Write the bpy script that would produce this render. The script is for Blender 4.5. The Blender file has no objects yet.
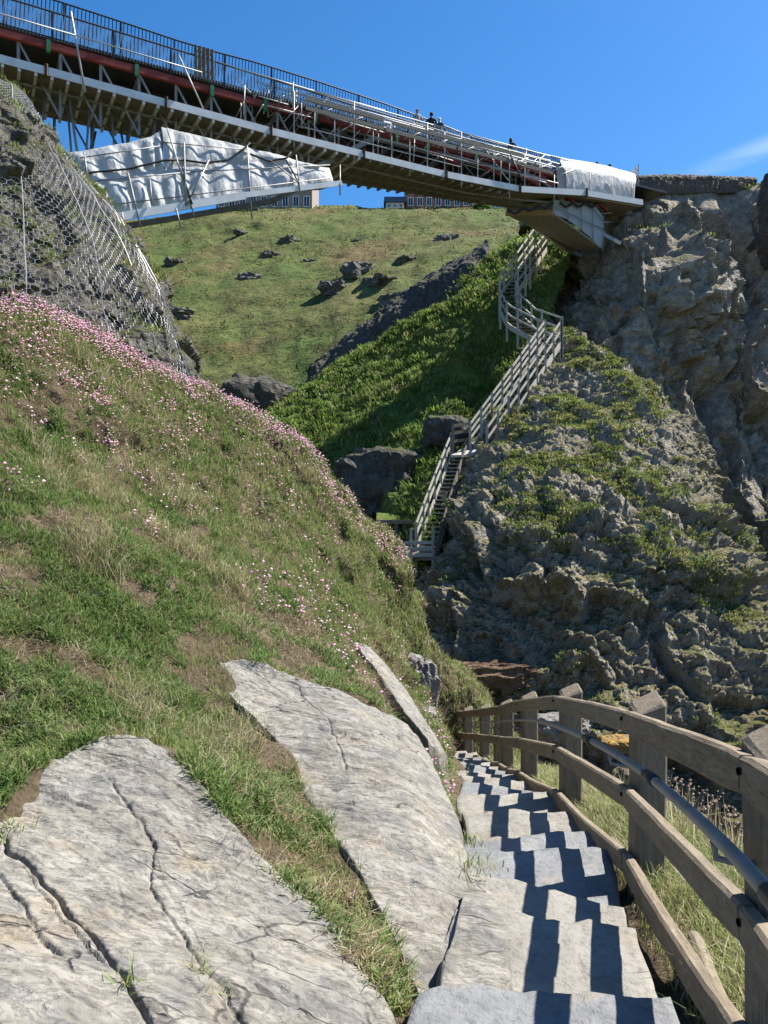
import bpy, bmesh, math, random
import numpy as np
from mathutils import Vector, Matrix
rng = np.random.default_rng(7)
random.seed(7)
sc = bpy.context.scene
COL = sc.collection
F = 769.0                      # focal length in pixels of a 768 x 1024 frame; camera level at the origin
def P(px, py, d):              # the point seen at a picture position, d metres ahead
    return np.array([(px-384.0)/F*d, d, (512.0-py)/F*d])

# ------------------------------------------------------------------ object helpers
def tag(o, label=None, cat=None, group=None, kind=None):
    if label: o['label'] = label
    if cat: o['category'] = cat
    if group: o['group'] = group
    if kind: o['kind'] = kind
    return o
def empty(name, loc, label=None, cat=None, group=None):
    o = bpy.data.objects.new(name, None); COL.objects.link(o)
    o.location = Vector([float(c) for c in loc]); o.empty_display_size = .2
    return tag(o, label, cat, group)
def put(name, me, mat=None, parent=None, world=True):
    o = bpy.data.objects.new(name, me); COL.objects.link(o)
    if mat is not None and len(me.materials) == 0: me.materials.append(mat)
    if parent is not None:
        o.parent = parent
        if world:
            off = Vector(parent.location); p = parent.parent
            while p is not None: off += Vector(p.location); p = p.parent
            o.location = -off
    return o
def np_mesh(name, V, faces, smooth=True, col=None):
    V = np.asarray(V, dtype=np.float32); F_ = np.asarray(faces, dtype=np.int32)
    me = bpy.data.meshes.new(name)
    n, k = F_.shape
    me.vertices.add(len(V)); me.vertices.foreach_set('co', V.ravel())
    me.loops.add(n*k); me.loops.foreach_set('vertex_index', F_.ravel())
    me.polygons.add(n)
    me.polygons.foreach_set('loop_start', np.arange(0, n*k, k, dtype=np.int32))
    me.polygons.foreach_set('use_smooth', np.full(n, smooth, dtype=bool))
    me.update(calc_edges=True); me.validate()
    if col is not None:
        a = me.color_attributes.new('col', 'FLOAT_COLOR', 'POINT')
        c = np.ones((len(V), 4), dtype=np.float32); c[:, :3] = col
        a.data.foreach_set('color', c.ravel())
    return me
def grid_faces(nv, nu):
    i = np.arange(nv-1)[:, None]*nu + np.arange(nu-1)[None, :]
    i = i.ravel()
    return np.stack([i, i+1, i+nu+1, i+nu], 1)

class MB:                       # collects simple solids into one mesh
    def __init__(s): s.v = []; s.f = []
    def add(s, vs, fs):
        b = len(s.v); s.v += [tuple(float(c) for c in v) for v in vs]; s.f += [tuple(b+i for i in f) for f in fs]
    def hexa(s, p):             # 8 corners: bottom loop 0-3, top loop 4-7
        s.add(p, [(3,2,1,0),(4,5,6,7),(0,1,5,4),(1,2,6,5),(2,3,7,6),(3,0,4,7)])
    def box(s, lo, hi):
        x0,y0,z0 = lo; x1,y1,z1 = hi
        s.hexa([(x0,y0,z0),(x1,y0,z0),(x1,y1,z0),(x0,y1,z0),(x0,y0,z1),(x1,y0,z1),(x1,y1,z1),(x0,y1,z1)])
    def bar(s, a, b, w, h, up=(0,0,1)):
        a = Vector([float(c) for c in a]); b = Vector([float(c) for c in b]); d = (b-a).normalized(); up = Vector(up)
        if abs(d.dot(up)) > .97: up = Vector((0,1,0))
        sd = d.cross(up).normalized(); u2 = sd.cross(d)
        q = []
        for c in (a, b):
            q.append([c+sd*(-w/2)+u2*(-h/2), c+sd*(w/2)+u2*(-h/2), c+sd*(w/2)+u2*(h/2), c+sd*(-w/2)+u2*(h/2)])
        s.add(q[0]+q[1], [(0,1,2,3),(7,6,5,4),(0,4,5,1),(1,5,6,2),(2,6,7,3),(3,7,4,0)])
    def tube(s, pts, r, n=6):
        pts = [Vector([float(c) for c in p]) for p in pts]; rings = []; K = len(pts)
        for i, p in enumerate(pts):
            d = (pts[min(i+1, K-1)] - pts[max(i-1, 0)]).normalized()
            up = Vector((0,0,1)) if abs(d.z) < .9 else Vector((0,1,0))
            a = d.cross(up).normalized(); b = a.cross(d)
            rings.append([p + (a*math.cos(t)+b*math.sin(t))*r for t in [2*math.pi*k/n for k in range(n)]])
        vs = [v for R in rings for v in R]; fs = []
        for i in range(K-1):
            for k in range(n):
                fs.append((i*n+k, i*n+(k+1) % n, (i+1)*n+(k+1) % n, (i+1)*n+k))
        fs.append(tuple(range(n-1, -1, -1))); fs.append(tuple((K-1)*n+k for k in range(n)))
        s.add(vs, fs)
    def mesh(s, name, smooth=False):
        me = bpy.data.meshes.new(name); me.from_pydata(s.v, [], s.f)
        bm = bmesh.new(); bm.from_mesh(me); bmesh.ops.recalc_face_normals(bm, faces=bm.faces[:]); bm.to_mesh(me); bm.free()
        if smooth: me.polygons.foreach_set('use_smooth', [True]*len(me.polygons))
        return me
    def build(s, name, mat, parent=None, smooth=False):
        return put(name, s.mesh(name, smooth), mat, parent)

# ------------------------------------------------------------------ noise
def _hash(ix, iy, iz, seed):
    with np.errstate(over='ignore'):
        h = (ix.astype(np.uint32)*np.uint32(374761393) + iy.astype(np.uint32)*np.uint32(668265263)
             + iz.astype(np.uint32)*np.uint32(2147483647) + np.uint32((seed*1274126177+12345) & 0xffffffff))
        h ^= h >> np.uint32(15); h *= np.uint32(2246822519); h ^= h >> np.uint32(13); h *= np.uint32(3266489917); h ^= h >> np.uint32(16)
    return h
def perlin(p, seed=0):
    p = np.asarray(p, dtype=np.float64); i = np.floor(p).astype(np.int64); f = p-i
    u = f*f*f*(f*(f*6-15)+10); out = np.zeros(len(p))
    for dx in (0,1):
        for dy in (0,1):
            for dz in (0,1):
                h = _hash(i[:,0]+dx, i[:,1]+dy, i[:,2]+dz, seed)
                gx = (h & 1023)/511.5-1; gy = ((h >> 10) & 1023)/511.5-1; gz = ((h >> 20) & 1023)/511.5-1
                w = (u[:,0] if dx else 1-u[:,0])*(u[:,1] if dy else 1-u[:,1])*(u[:,2] if dz else 1-u[:,2])
                out += w*(gx*(f[:,0]-dx)+gy*(f[:,1]-dy)+gz*(f[:,2]-dz))
    return out
def fbm(p, size, octv=4, seed=0, rough=.5):
    q = np.asarray(p)/size; a = 1.; o = np.zeros(len(q)); t = 0
    for k in range(octv):
        o += a*perlin(q, seed+k*17); t += a; q = q*2.03+11.3; a *= rough
    return o/t*1.6
def ridged(p, size, octv=4, seed=0, rough=.5):
    q = np.asarray(p)/size; a = 1.; o = np.zeros(len(q)); t = 0
    for k in range(octv):
        o += a*(1-2*np.abs(perlin(q, seed+k*17))*1.4); t += a; q = q*2.05+7.7; a *= rough
    return o/t
def voronoi(p, size, seed=0):
    q = np.asarray(p)/size; i = np.floor(q).astype(np.int64)
    f1 = np.full(len(q), 9.); f2 = np.full(len(q), 9.); rid = np.zeros(len(q)); vec = np.zeros((len(q), 3))
    for dx in (-1,0,1):
        for dy in (-1,0,1):
            for dz in (-1,0,1):
                cx, cy, cz = i[:,0]+dx, i[:,1]+dy, i[:,2]+dz
                h = _hash(cx, cy, cz, seed)
                r = np.stack([(h & 1023)/1023., ((h >> 10) & 1023)/1023., ((h >> 20) & 1023)/1023.], 1)
                dv = q-(np.stack([cx, cy, cz], 1)+r); d = np.sqrt((dv**2).sum(1))
                m = d < f1
                f2 = np.where(m, f1, np.minimum(f2, d)); f1 = np.where(m, d, f1)
                rid = np.where(m, (_hash(cx, cy, cz, seed+99) & 65535)/65535., rid)
                vec[m] = dv[m]
    return f1, f2, rid, vec
def facets(p, size, seed=0):   # each cell a tilted plane: broken, blocky rock
    f1, f2, rid, vec = voronoi(p, size, seed)
    a = rid*6.283*7; b = rid*6.283*13
    g = vec[:,0]*np.cos(a)+vec[:,1]*np.sin(a)*np.cos(b)+vec[:,2]*np.sin(b)
    return ((rid-.5)*.8 + g*.9)*np.minimum(1, (f2-f1)/.07), f2-f1
def blocks(p, size, seed=0, share=.5):   # loose flat-topped blocks with clefts between
    f1, f2, rid, vec = voronoi(p+.18*size*np.stack([fbm(p, size*.5, 2, seed+5), fbm(p, size*.5, 2, seed+6), fbm(p, size*.5, 2, seed+7)], 1), size, seed)
    return np.minimum(1, (f2-f1)/.22)**.7*np.where(rid > 1-share, .35+rid*.65, .05)

# ------------------------------------------------------------------ surfaces
def hermite(C, t, ts):
    C = np.asarray(C, float); K = len(t); m = np.zeros_like(C)
    for i in range(K):
        a, b = max(i-1, 0), min(i+1, K-1); m[i] = (C[b]-C[a])/(t[b]-t[a])
    j = np.clip(np.searchsorted(t, ts, 'right')-1, 0, K-2); h = t[j+1]-t[j]; s = (ts-t[j])/h
    sh = (-1,)+(1,)*(C.ndim-1); s_ = s.reshape(sh); h_ = h.reshape(sh)
    return (2*s_**3-3*s_**2+1)*C[j]+(s_**3-2*s_**2+s_)*h_*m[j]+(-2*s_**3+3*s_**2)*C[j+1]+(s_**3-s_**2)*h_*m[j+1]
def loft(rows, nu, nv):        # rows of control points -> smooth grid (nv, nu, 3)
    C = np.array(rows, float)
    du = np.linalg.norm(np.diff(C, axis=1), axis=2).mean(0); tu = np.concatenate([[0], np.cumsum(du)])
    dv = np.linalg.norm(np.diff(C, axis=0), axis=2).mean(1); tv = np.concatenate([[0], np.cumsum(dv)])
    A = hermite(C, tv, np.linspace(0, tv[-1], nv))
    B = hermite(np.swapaxes(A, 0, 1), tu, np.linspace(0, tu[-1], nu))
    return np.swapaxes(B, 0, 1)
def grid_normals(V):
    n = np.cross(np.gradient(V, axis=1), np.gradient(V, axis=0))
    return n/np.maximum(np.linalg.norm(n, axis=2, keepdims=True), 1e-9)
def displaced(V, fn, toward=(0,-1,.6)):   # push each point along its normal
    N = grid_normals(V)
    if (N.reshape(-1,3)@np.array(toward)).mean() < 0: N = -N
    d = fn(V.reshape(-1,3), N.reshape(-1,3)).reshape(V.shape[:2])
    return V+N*d[..., None], N
def surf(name, V, mat, parent=None, col=None, smooth=True):
    nv, nu = V.shape[:2]
    me = np_mesh(name, V.reshape(-1,3), grid_faces(nv, nu), smooth, col)
    me.polygons[0].normal
    return put(name, me, mat, parent)
def PP(rows): return [[P(*p) for p in r] for r in rows]
class TPS:                     # thin-plate height surface through control points
    def __init__(s, pts, lam=1e-4):
        pts = np.array(pts, float); s.xy = pts[:, :2]; n = len(pts)
        K = s.k(s.xy)+lam*np.eye(n); Q = np.hstack([np.ones((n,1)), s.xy])
        A = np.block([[K, Q],[Q.T, np.zeros((3,3))]])
        s.w = np.linalg.solve(A, np.concatenate([pts[:,2], np.zeros(3)]))
    def k(s, q):
        r2 = ((q[:,None,:]-s.xy[None])**2).sum(2); return .5*r2*np.log(r2+1e-9)
    def __call__(s, x, y):
        q = np.stack([np.ravel(x), np.ravel(y)], 1); o = np.zeros(len(q))
        for a in range(0, len(q), 20000):
            b = q[a:a+20000]; o[a:a+20000] = s.k(b)@s.w[:-3]+s.w[-3]+b@s.w[-2:]
        return o.reshape(np.shape(x))
def in_poly(x, y, poly):
    ins = np.zeros(len(x), bool); n = len(poly)
    for i in range(n):
        x1, y1 = poly[i]; x2, y2 = poly[(i+1) % n]
        if y1 == y2: continue
        c = ((y1 > y) != (y2 > y)) & (x < (x2-x1)*(y-y1)/(y2-y1)+x1); ins ^= c
    return ins
def seg_dist(x, y, poly):
    d = np.full(len(x), 1e9)
    for (ax, ay), (bx, by) in zip(poly[:-1], poly[1:]):
        vx, vy = bx-ax, by-ay; t = np.clip(((x-ax)*vx+(y-ay)*vy)/(vx*vx+vy*vy+1e-12), 0, 1)
        d = np.minimum(d, np.hypot(x-ax-t*vx, y-ay-t*vy))
    return d
# ------------------------------------------------------------------ materials
class NT:
    def __init__(s, name):
        s.m = bpy.data.materials.new(name); s.m.use_nodes = True; s.t = s.m.node_tree; s.t.nodes.clear()
        s.out = s.t.nodes.new('ShaderNodeOutputMaterial')
    def n(s, typ, **kw):
        nd = s.t.nodes.new(typ); ins = kw.pop('ins', {})
        for k, v in kw.items(): setattr(nd, k, v)
        for k, v in ins.items(): s.set(nd, k, v)
        return nd
    def set(s, nd, k, v):
        i = nd.inputs[k]
        if isinstance(v, bpy.types.NodeSocket): s.t.links.new(v, i)
        else:
            if isinstance(v, tuple) and len(v) == 3 and i.type == 'RGBA': v = v+(1.,)
            i.default_value = v
    def coord(s, which='Object', scale=(1,1,1), rot=(0,0,0)):
        c = s.n('ShaderNodeTexCoord').outputs[which]
        return s.n('ShaderNodeMapping', ins={'Vector': c, 'Scale': scale, 'Rotation': rot}).outputs[0]
    def noise(s, vec, scale, detail=6, rough=.55, dist=0.):
        return s.n('ShaderNodeTexNoise', ins={'Vector': vec, 'Scale': scale, 'Detail': detail, 'Roughness': rough, 'Distortion': dist}).outputs['Fac']
    def vor(s, vec, scale, feature='F1'):
        return s.n('ShaderNodeTexVoronoi', feature=feature, ins={'Vector': vec, 'Scale': scale}).outputs['Distance']
    def ramp(s, fac, stops):
        r = s.n('ShaderNodeValToRGB', ins={'Fac': fac}); e = r.color_ramp.elements
        while len(e) < len(stops): e.new(.5)
        for q, (p, c) in zip(e, stops): q.position = p; q.color = (c, c, c, 1) if isinstance(c, (int, float)) else tuple(c)+(1,)
        return r.outputs[0]
    def mix(s, fac, a, b, mode='MIX'):
        m = s.n('ShaderNodeMix', data_type='RGBA', blend_type=mode)
        for k, v in ((0, fac), (6, a), (7, b)):
            i = m.inputs[k]
            if isinstance(v, bpy.types.NodeSocket): s.t.links.new(v, i)
            else: i.default_value = v if k == 0 else tuple(v)+(1.,)
        return m.outputs[2]
    def math(s, op, a, b=0., clamp=False):
        m = s.n('ShaderNodeMath', operation=op, use_clamp=clamp); s.set(m, 0, a); s.set(m, 1, b); return m.outputs[0]
    def bump(s, h, strength=.5, dist=.05, normal=None):
        i = {'Height': h, 'Strength': strength, 'Distance': dist}
        if normal is not None: i['Normal'] = normal
        return s.n('ShaderNodeBump', ins=i).outputs[0]
    def bsdf(s, color, rough=.8, normal=None, metal=0., spec=.3, translucent=0.):
        b = s.n('ShaderNodeBsdfPrincipled', ins={'Base Color': color, 'Roughness': rough, 'Metallic': metal, 'Specular IOR Level': spec})
        if normal is not None: s.set(b, 'Normal', normal)
        o = b.outputs[0]
        if translucent:
            t = s.n('ShaderNodeBsdfTranslucent', ins={'Color': color}).outputs[0]
            o = s.n('ShaderNodeMixShader', ins={0: translucent, 1: o, 2: t}).outputs[0]
        s.t.links.new(o, s.out.inputs[0]); return s.m
    def upness(s):               # how much the surface faces the sky
        g = s.n('ShaderNodeNewGeometry'); x = s.n('ShaderNodeSeparateXYZ', ins={0: g.outputs['Normal']})
        return s.math('ABSOLUTE', x.outputs[2])

def m_plain(name, color, rough=.6, metal=0., var=.25, scale=6., spec=.3, bump=0.):
    t = NT(name); c = t.coord('Object'); n = t.noise(c, scale, 5)
    col = t.mix(t.ramp(n, [(.3, 0.), (.7, 1.)]), tuple(v*(1-var) for v in color), tuple(min(1, v*(1+var)) for v in color))
    return t.bsdf(col, rough, t.bump(t.noise(c, scale*6, 4), bump, .01) if bump else None, metal, spec)

def m_slab():                    # pale foliated stone underfoot
    t = NT('pale_slate'); c = t.coord('Object')
    st = t.coord('Object', (2.2, 6., 6.), (0, 0, .32))          # thin foliation lines across the slab
    n1 = t.noise(c, 1.6, 8, .6); n2 = t.noise(st, 2.2, 8, .65, .6); n3 = t.noise(c, 26, 6, .7)
    col = t.mix(t.ramp(n1, [(.3, 0.), (.7, 1.)]), (.140, .127, .104), (.245, .228, .19))
    col = t.mix(t.math('MULTIPLY', t.ramp(n2, [(.42, 0.), (.60, 1.)]), .5), col, (.335, .318, .28))
    col = t.mix(t.math('MULTIPLY', t.ramp(t.noise(c, 4.5, 6, .7), [(.5, 0.), (.62, 1.)]), .6), col, (.130, .128, .128))
    col = t.mix(t.math('MULTIPLY', t.ramp(t.noise(c, 3.1, 5, .6), [(.56, 0.), (.7, 1.)]), .45), col, (.30, .225, .130))
    col = t.mix(t.math('MULTIPLY', t.ramp(n3, [(.3, 1.), (.48, 0.)]), .45), col, (.10, .095, .09))
    # fine wandering cracks
    w = t.n('ShaderNodeTexNoise', ins={'Vector': c, 'Scale': 3.0, 'Detail': 4}).outputs['Color']
    wc = t.n('ShaderNodeVectorMath', operation='MULTIPLY_ADD', ins={0: w, 1: (.5,.5,.5), 2: st}).outputs[0]
    cr = t.vor(wc, .95, 'DISTANCE_TO_EDGE'); line = t.ramp(cr, [(0., 1.), (.008, .8), (.018, 0.)])
    gate = t.ramp(t.noise(c, 2.3, 3), [(.48, 0.), (.56, 1.)]); line = t.math('MULTIPLY', line, gate)
    col = t.mix(t.math('MULTIPLY', line, .8), col, (.045, .042, .04))
    n4 = t.noise(st, 2.6, 6, .7, 1.2); lam = t.ramp(n4, [(.46, 0.), (.50, 1.)])
    col = t.mix(t.math('MULTIPLY', t.ramp(n4, [(.495, 0.), (.51, 1.), (.54, 0.)]), .75), col, (.07, .065, .06))
    h = t.math('ADD', t.math('MULTIPLY', n2, 1.1), t.math('MULTIPLY', n3, .7)); h = t.math('ADD', h, t.math('MULTIPLY', lam, .35)); h = t.math('SUBTRACT', h, t.math('MULTIPLY', line, .8))
    return t.bsdf(col, .8, t.bump(h, .6, .025), spec=.2)

def m_step(name, a, b, seed):
    t = NT(name); c = t.coord('Object'); c = t.n('ShaderNodeVectorMath', operation='ADD', ins={0: c, 1: (seed, 0, 0)}).outputs[0]
    n = t.noise(c, 3.5, 8, .65); n2 = t.noise(c, 30, 5, .7)
    col = t.mix(t.ramp(n, [(.32, 0.), (.68, 1.)]), a, b)
    col = t.mix(t.math('MULTIPLY', t.ramp(n2, [(.32, 1.), (.5, 0.)]), .5), col, tuple(v*.45 for v in a))
    col = t.mix(t.math('MULTIPLY', t.ramp(t.noise(c, 5, 4), [(.56, 0.), (.68, 1.)]), .4), col, (.26, .20, .13))
    h = t.math('ADD', n, t.math('MULTIPLY', n2, .5)); h = t.math('ADD', h, t.math('MULTIPLY', t.ramp(t.noise(c, 9, 6, .7), [(.40, 0.), (.60, 1.)]), .15))
    return t.bsdf(col, .8, t.bump(h, .8, .025), spec=.2)

def m_cliff(name, dark, light, grass=(.055, .085, .018), grass2=(.10, .105, .03), gmin=.55, gmax=.8, gbias=0., sc_=1., rust=.35, earth=0.):
    t = NT(name); c = t.coord('Object')
    n1 = t.noise(c, .35*sc_, 8, .62); n2 = t.noise(c, 2.2*sc_, 8, .68); n3 = t.noise(c, 11*sc_, 6, .7)
    col = t.mix(t.ramp(n2, [(.32, 0.), (.68, 1.)]), dark, light)
    col = t.mix(t.math('MULTIPLY', t.ramp(n1, [(.5, 0.), (.7, 1.)]), rust), col, (.20, .13, .075))
    col = t.mix(t.math('MULTIPLY', t.ramp(n3, [(.33, 1.), (.5, 0.)]), .55), col, tuple(v*.4 for v in dark))
    col = t.mix(t.math('MULTIPLY', t.ramp(t.noise(c, 5*sc_, 5, .7), [(.58, 0.), (.7, 1.)]), .5), col, tuple(min(1, v*1.35) for v in light))
    up = t.upness()
    g = t.math('ADD', up, t.math('MULTIPLY', t.math('SUBTRACT', t.noise(c, .55*sc_, 7, .65), .5), 1.25)); g = t.math('ADD', g, gbias)
    gm = t.n('ShaderNodeMapRange', ins={'Value': g, 'From Min': gmin, 'From Max': gmax}).outputs[0]
    ea = t.math('ADD', up, t.math('MULTIPLY', t.math('SUBTRACT', t.noise(c, .9*sc_, 6, .65), .5), 1.1))
    if earth: col = t.mix(t.n('ShaderNodeMapRange', ins={'Value': ea, 'From Min': earth-.12, 'From Max': earth+.14, 'To Max': .85}).outputs[0], col, t.mix(t.ramp(n3, [(.35, 0.), (.65, 1.)]), (.10, .080, .042), (.27, .225, .125)))
    gc = t.mix(t.ramp(t.noise(c, 3*sc_, 6, .7), [(.35, 0.), (.65, 1.)]), grass, grass2)
    gc = t.mix(t.math('MULTIPLY', t.ramp(n3, [(.38, 1.), (.55, 0.)]), .6), gc, tuple(v*.45 for v in grass))
    col = t.mix(gm, col, gc)
    cr = t.vor(t.coord('Object', (1, 1, 1.8), (.3, .5, 0)), 1.6*sc_, 'DISTANCE_TO_EDGE')
    h = t.math('ADD', t.math('MULTIPLY', n2, 1.), t.math('MULTIPLY', n3, .6)); h = t.math('ADD', h, t.math('MULTIPLY', t.ramp(cr, [(0., 0.), (.12, 1.)]), .25))
    return t.bsdf(col, .9, t.bump(h, .9, .22/sc_), spec=.15)

def m_turf(name, cols, s1, s2, bumpd, s3=None, straw=(.17, .13, .07), dirt=(.055, .036, .022), dirt_shade_k=.8):
    t = NT(name); c = t.coord('Object')
    n1 = t.noise(c, s1, 7, .65); n2 = t.noise(c, s2, 7, .7); n3 = t.noise(c, s3 or s2*5, 5, .7)
    col = t.mix(t.ramp(n1, [(.36, 0.), (.64, 1.)]), cols[0], cols[1])
    col = t.mix(t.ramp(n2, [(.42, 0.), (.64, 1.)]), col, cols[2])
    col = t.mix(t.math('MULTIPLY', t.ramp(t.noise(c, s1*1.7, 6, .65), [(.50, 0.), (.62, 1.)]), .8), col, straw)
    col = t.mix(t.math('MULTIPLY', t.ramp(n3, [(.32, 1.), (.52, 0.)]), dirt_shade_k), col, dirt)
    h = t.math('ADD', n2, t.math('MULTIPLY', n3, .6))
    return t.bsdf(col, .95, t.bump(h, .9, bumpd), spec=.1)

def m_attr(name, rough=.7, translucent=.25, spec=.2):
    t = NT(name); a = t.n('ShaderNodeAttribute', attribute_name='col').outputs['Color']
    return t.bsdf(a, rough, None, 0, spec, translucent)

def m_wood(name, a, b, sc_=1., lichen=0.):      # weathered timber, grain along local X
    t = NT(name); c = t.coord('Object', (1.2*sc_, 14*sc_, 14*sc_)); o = t.coord('Object')
    rnd = t.n('ShaderNodeObjectInfo').outputs['Random']
    c2 = t.n('ShaderNodeVectorMath', operation='ADD', ins={0: c, 1: t.n('ShaderNodeCombineXYZ', ins={0: t.math('MULTIPLY', rnd, 37.)}).outputs[0]}).outputs[0]
    n = t.noise(c2, 2.5, 8, .7, .4); n2 = t.noise(c2, 9, 6, .7); n3 = t.noise(o, 4, 5, .6)
    col = t.mix(t.ramp(n, [(.3, 0.), (.7, 1.)]), a, b)
    col = t.mix(t.math('MULTIPLY', t.ramp(n2, [(.32, 1.), (.47, 0.)]), .85), col, tuple(v*.28 for v in a))
    col = t.mix(t.math('MULTIPLY', t.ramp(n3, [(.5, 0.), (.7, 1.)]), .45), col, tuple(v*.62 for v in a))
    col = t.mix(t.math('MULTIPLY', rnd, .3), col, (.22, .19, .145))
    if lichen: col = t.mix(t.math('MULTIPLY', t.ramp(t.noise(o, 16, 5, .7), [(.58, 0.), (.68, 1.)]), lichen), col, (.36, .37, .30))
    return t.bsdf(col, .8, t.bump(t.math('ADD', n, n2), .55, .006), spec=.2)

def m_tarp(name, base=(.80, .81, .80), tr=.4):
    t = NT(name); c = t.coord('Object'); n = t.noise(c, 1.1, 7, .6); n2 = t.noise(t.coord('Object', (1, 1, .35)), 5, 6, .6)
    col = t.mix(t.ramp(n, [(.3, 0.), (.7, 1.)]), tuple(v*.88 for v in base), base)
    col = t.mix(t.math('MULTIPLY', t.ramp(n2, [(.46, 0.), (.62, 1.)]), .55), col, (.55, .55, .53))  # grey mottling puts the patchy light through the sheet into its colour
    return t.bsdf(col, .5, t.bump(t.math('ADD', n, t.math('MULTIPLY', n2, .6)), .6, .12), 0, .4, tr)

def m_brick(name, a, b, mortar, scale):
    t = NT(name); c = t.coord('Object', rot=(math.pi/2, 0, 0))
    br = t.n('ShaderNodeTexBrick', ins={'Vector': c, 'Color1': a, 'Color2': b, 'Mortar': mortar, 'Scale': scale, 'Mortar Size': .015})
    col = t.mix(t.math('MULTIPLY', t.ramp(t.noise(t.coord(), .5, 5), [(.4, 0.), (.7, 1.)]), .4), br.outputs[0], tuple(v*.6 for v in a))
    return t.bsdf(col, .85)

M = {}
M['slab'] = m_slab()
M['step_tan'] = [m_step('tan_step_stone', (.170, .158, .135), (.270, .255, .225), s) for s in (0., 5., 11.)]
M['step_blue'] = [m_step('blue_step_slate', (.130, .135, .138), (.225, .228, .226), s) for s in (3., 8.)]
M['headland'] = m_cliff('headland_rock', (.15, .130, .102), (.45, .405, .33), grass=(.065,.085,.02), grass2=(.15,.15,.045), gmin=.70, gmax=1.0, gbias=.0, earth=.50)
M['cliff'] = m_cliff('cliff_rock', (.15, .130, .103), (.45, .40, .33), gmin=.74, gmax=1.0, gbias=-.0, earth=.66)
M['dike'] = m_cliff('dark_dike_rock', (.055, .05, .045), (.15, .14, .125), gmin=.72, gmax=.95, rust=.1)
M['outcrop'] = m_cliff('outcrop_rock', (.06, .055, .05), (.22, .205, .185), grass=(.06,.075,.022), grass2=(.12,.11,.05), gmin=.34, gmax=.6, sc_=2.4, rust=.15)
M['boulder'] = m_cliff('boulder_rock', (.13, .12, .11), (.33, .31, .28), gmin=1.3, gmax=1.6, sc_=4., rust=.3)
M['farrock'] = m_cliff('hill_rock', (.075, .07, .06), (.22, .205, .18), gmin=.95, gmax=1.2, sc_=1.3, rust=.1)
M['turf'] = m_turf('near_turf', [(.060, .048, .026), (.095, .072, .042), (.13, .098, .064)], 1.3, 7., .06, straw=(.16,.125,.08), dirt=(.040,.028,.020))
M['ravine'] = m_turf('ravine_turf', [(.075, .115, .022), (.12, .155, .036), (.085, .115, .026)], .25, 1.3, .12, straw=(.13, .125, .045), dirt=(.025, .032, .012))  # dark green low spots paint the shade of hollows between the tussocks
M['hill'] = m_turf('hill_turf', [(.055, .110, .022), (.145, .145, .050), (.085, .085, .030)], .05, .25, .6, 1.1, straw=(.15, .105, .050), dirt=(.035, .042, .016), dirt_shade_k=.8)
M['floor'] = m_turf('ravine_floor', [(.04, .05, .016), (.06, .07, .02), (.06, .055, .03)], .1, .8, .3)
M['blade'] = m_attr('grass_blades', .6, .42)
M['petal'] = m_attr('flower_petals', .8, .3)
M['wood'] = m_wood('weathered_fence_wood', (.130, .100, .066), (.265, .218, .155), 1., .35)
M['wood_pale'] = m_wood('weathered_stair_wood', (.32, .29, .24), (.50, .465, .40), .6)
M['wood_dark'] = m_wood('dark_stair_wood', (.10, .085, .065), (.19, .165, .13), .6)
M['iron'] = m_plain('galvanised_tube', (.21, .205, .195), .5, .0, .2, 9.)
M['bolt'] = m_plain('rusty_iron', (.10, .06, .04), .7, .4)
M['red'] = m_plain('red_oxide_steel', (.20, .035, .022), .55, 0., .3, 3.)
M['steel'] = m_plain('grey_steel', (.26, .25, .235), .5, .3, .25, 4.)
M['dark_steel'] = m_plain('dark_railing_steel', (.035, .037, .04), .5, .3, .2)
M['rib'] = m_plain('pale_bearer', (.68,.68,.66), .5, 0., .15)
M['bal'] = m_plain('pale_balusters', (.55,.57,.59), .45, .4, .2, 3.)
M['alloy'] = m_plain('pale_alloy', (.42, .42, .41), .5, .2, .15, 3.)
M['white'] = m_plain('white_edge_board', (.68, .68, .66), .5, 0., .12, 2.)
M['board'] = m_wood('scaffold_boards', (.19, .165, .13), (.31, .275, .225), .5)
M['ply'] = m_plain('yellow_timber', (.36, .25, .12), .7)
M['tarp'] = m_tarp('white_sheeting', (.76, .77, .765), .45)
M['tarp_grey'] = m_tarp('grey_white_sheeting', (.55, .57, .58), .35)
M['rope'] = m_plain('black_strap', (.02, .022, .025), .7)
M['green_strap'] = m_plain('green_clamp', (.02, .17, .08), .6)
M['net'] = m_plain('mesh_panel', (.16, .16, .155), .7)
M['wire'] = m_plain('galvanised_wire', (.36, .36, .37), .5, .4, .1)
M['rusty'] = m_cliff('rusty_rock', (.09,.055,.035), (.19,.125,.08), gmin=1.3, gmax=1.6, sc_=2., rust=.8)
M['brick'] = m_brick('red_brick', (.40, .15, .10), (.32, .125, .085), (.36, .30, .25), 3.)
M['grey_brick'] = m_brick('grey_stone_wall', (.32, .24, .20), (.26, .20, .17), (.28, .25, .22), 2.)
M['glass'] = m_plain('window_glass', (.03, .035, .045), .12, 0., .1, 1., .5)
M['trim'] = m_plain('white_window_frame', (.72, .71, .68), .5)
M['slate_roof'] = m_plain('slate_roof', (.10, .10, .115), .7, 0., .2)
M['pale_wall'] = m_plain('pale_render', (.62, .60, .55), .8)
M['blue_wall'] = m_plain('blue_cladding', (.16, .24, .36), .6)
M['drystone'] = m_cliff('drystone_wall', (.07, .062, .052), (.20, .18, .15), gmin=1.3, gmax=1.6, sc_=3., rust=.3)
M['lichen'] = m_cliff('orange_lichen_rock', (.16, .13, .09), (.45, .25, .04), gmin=1.5, gmax=1.8, sc_=6., rust=.0)
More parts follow.
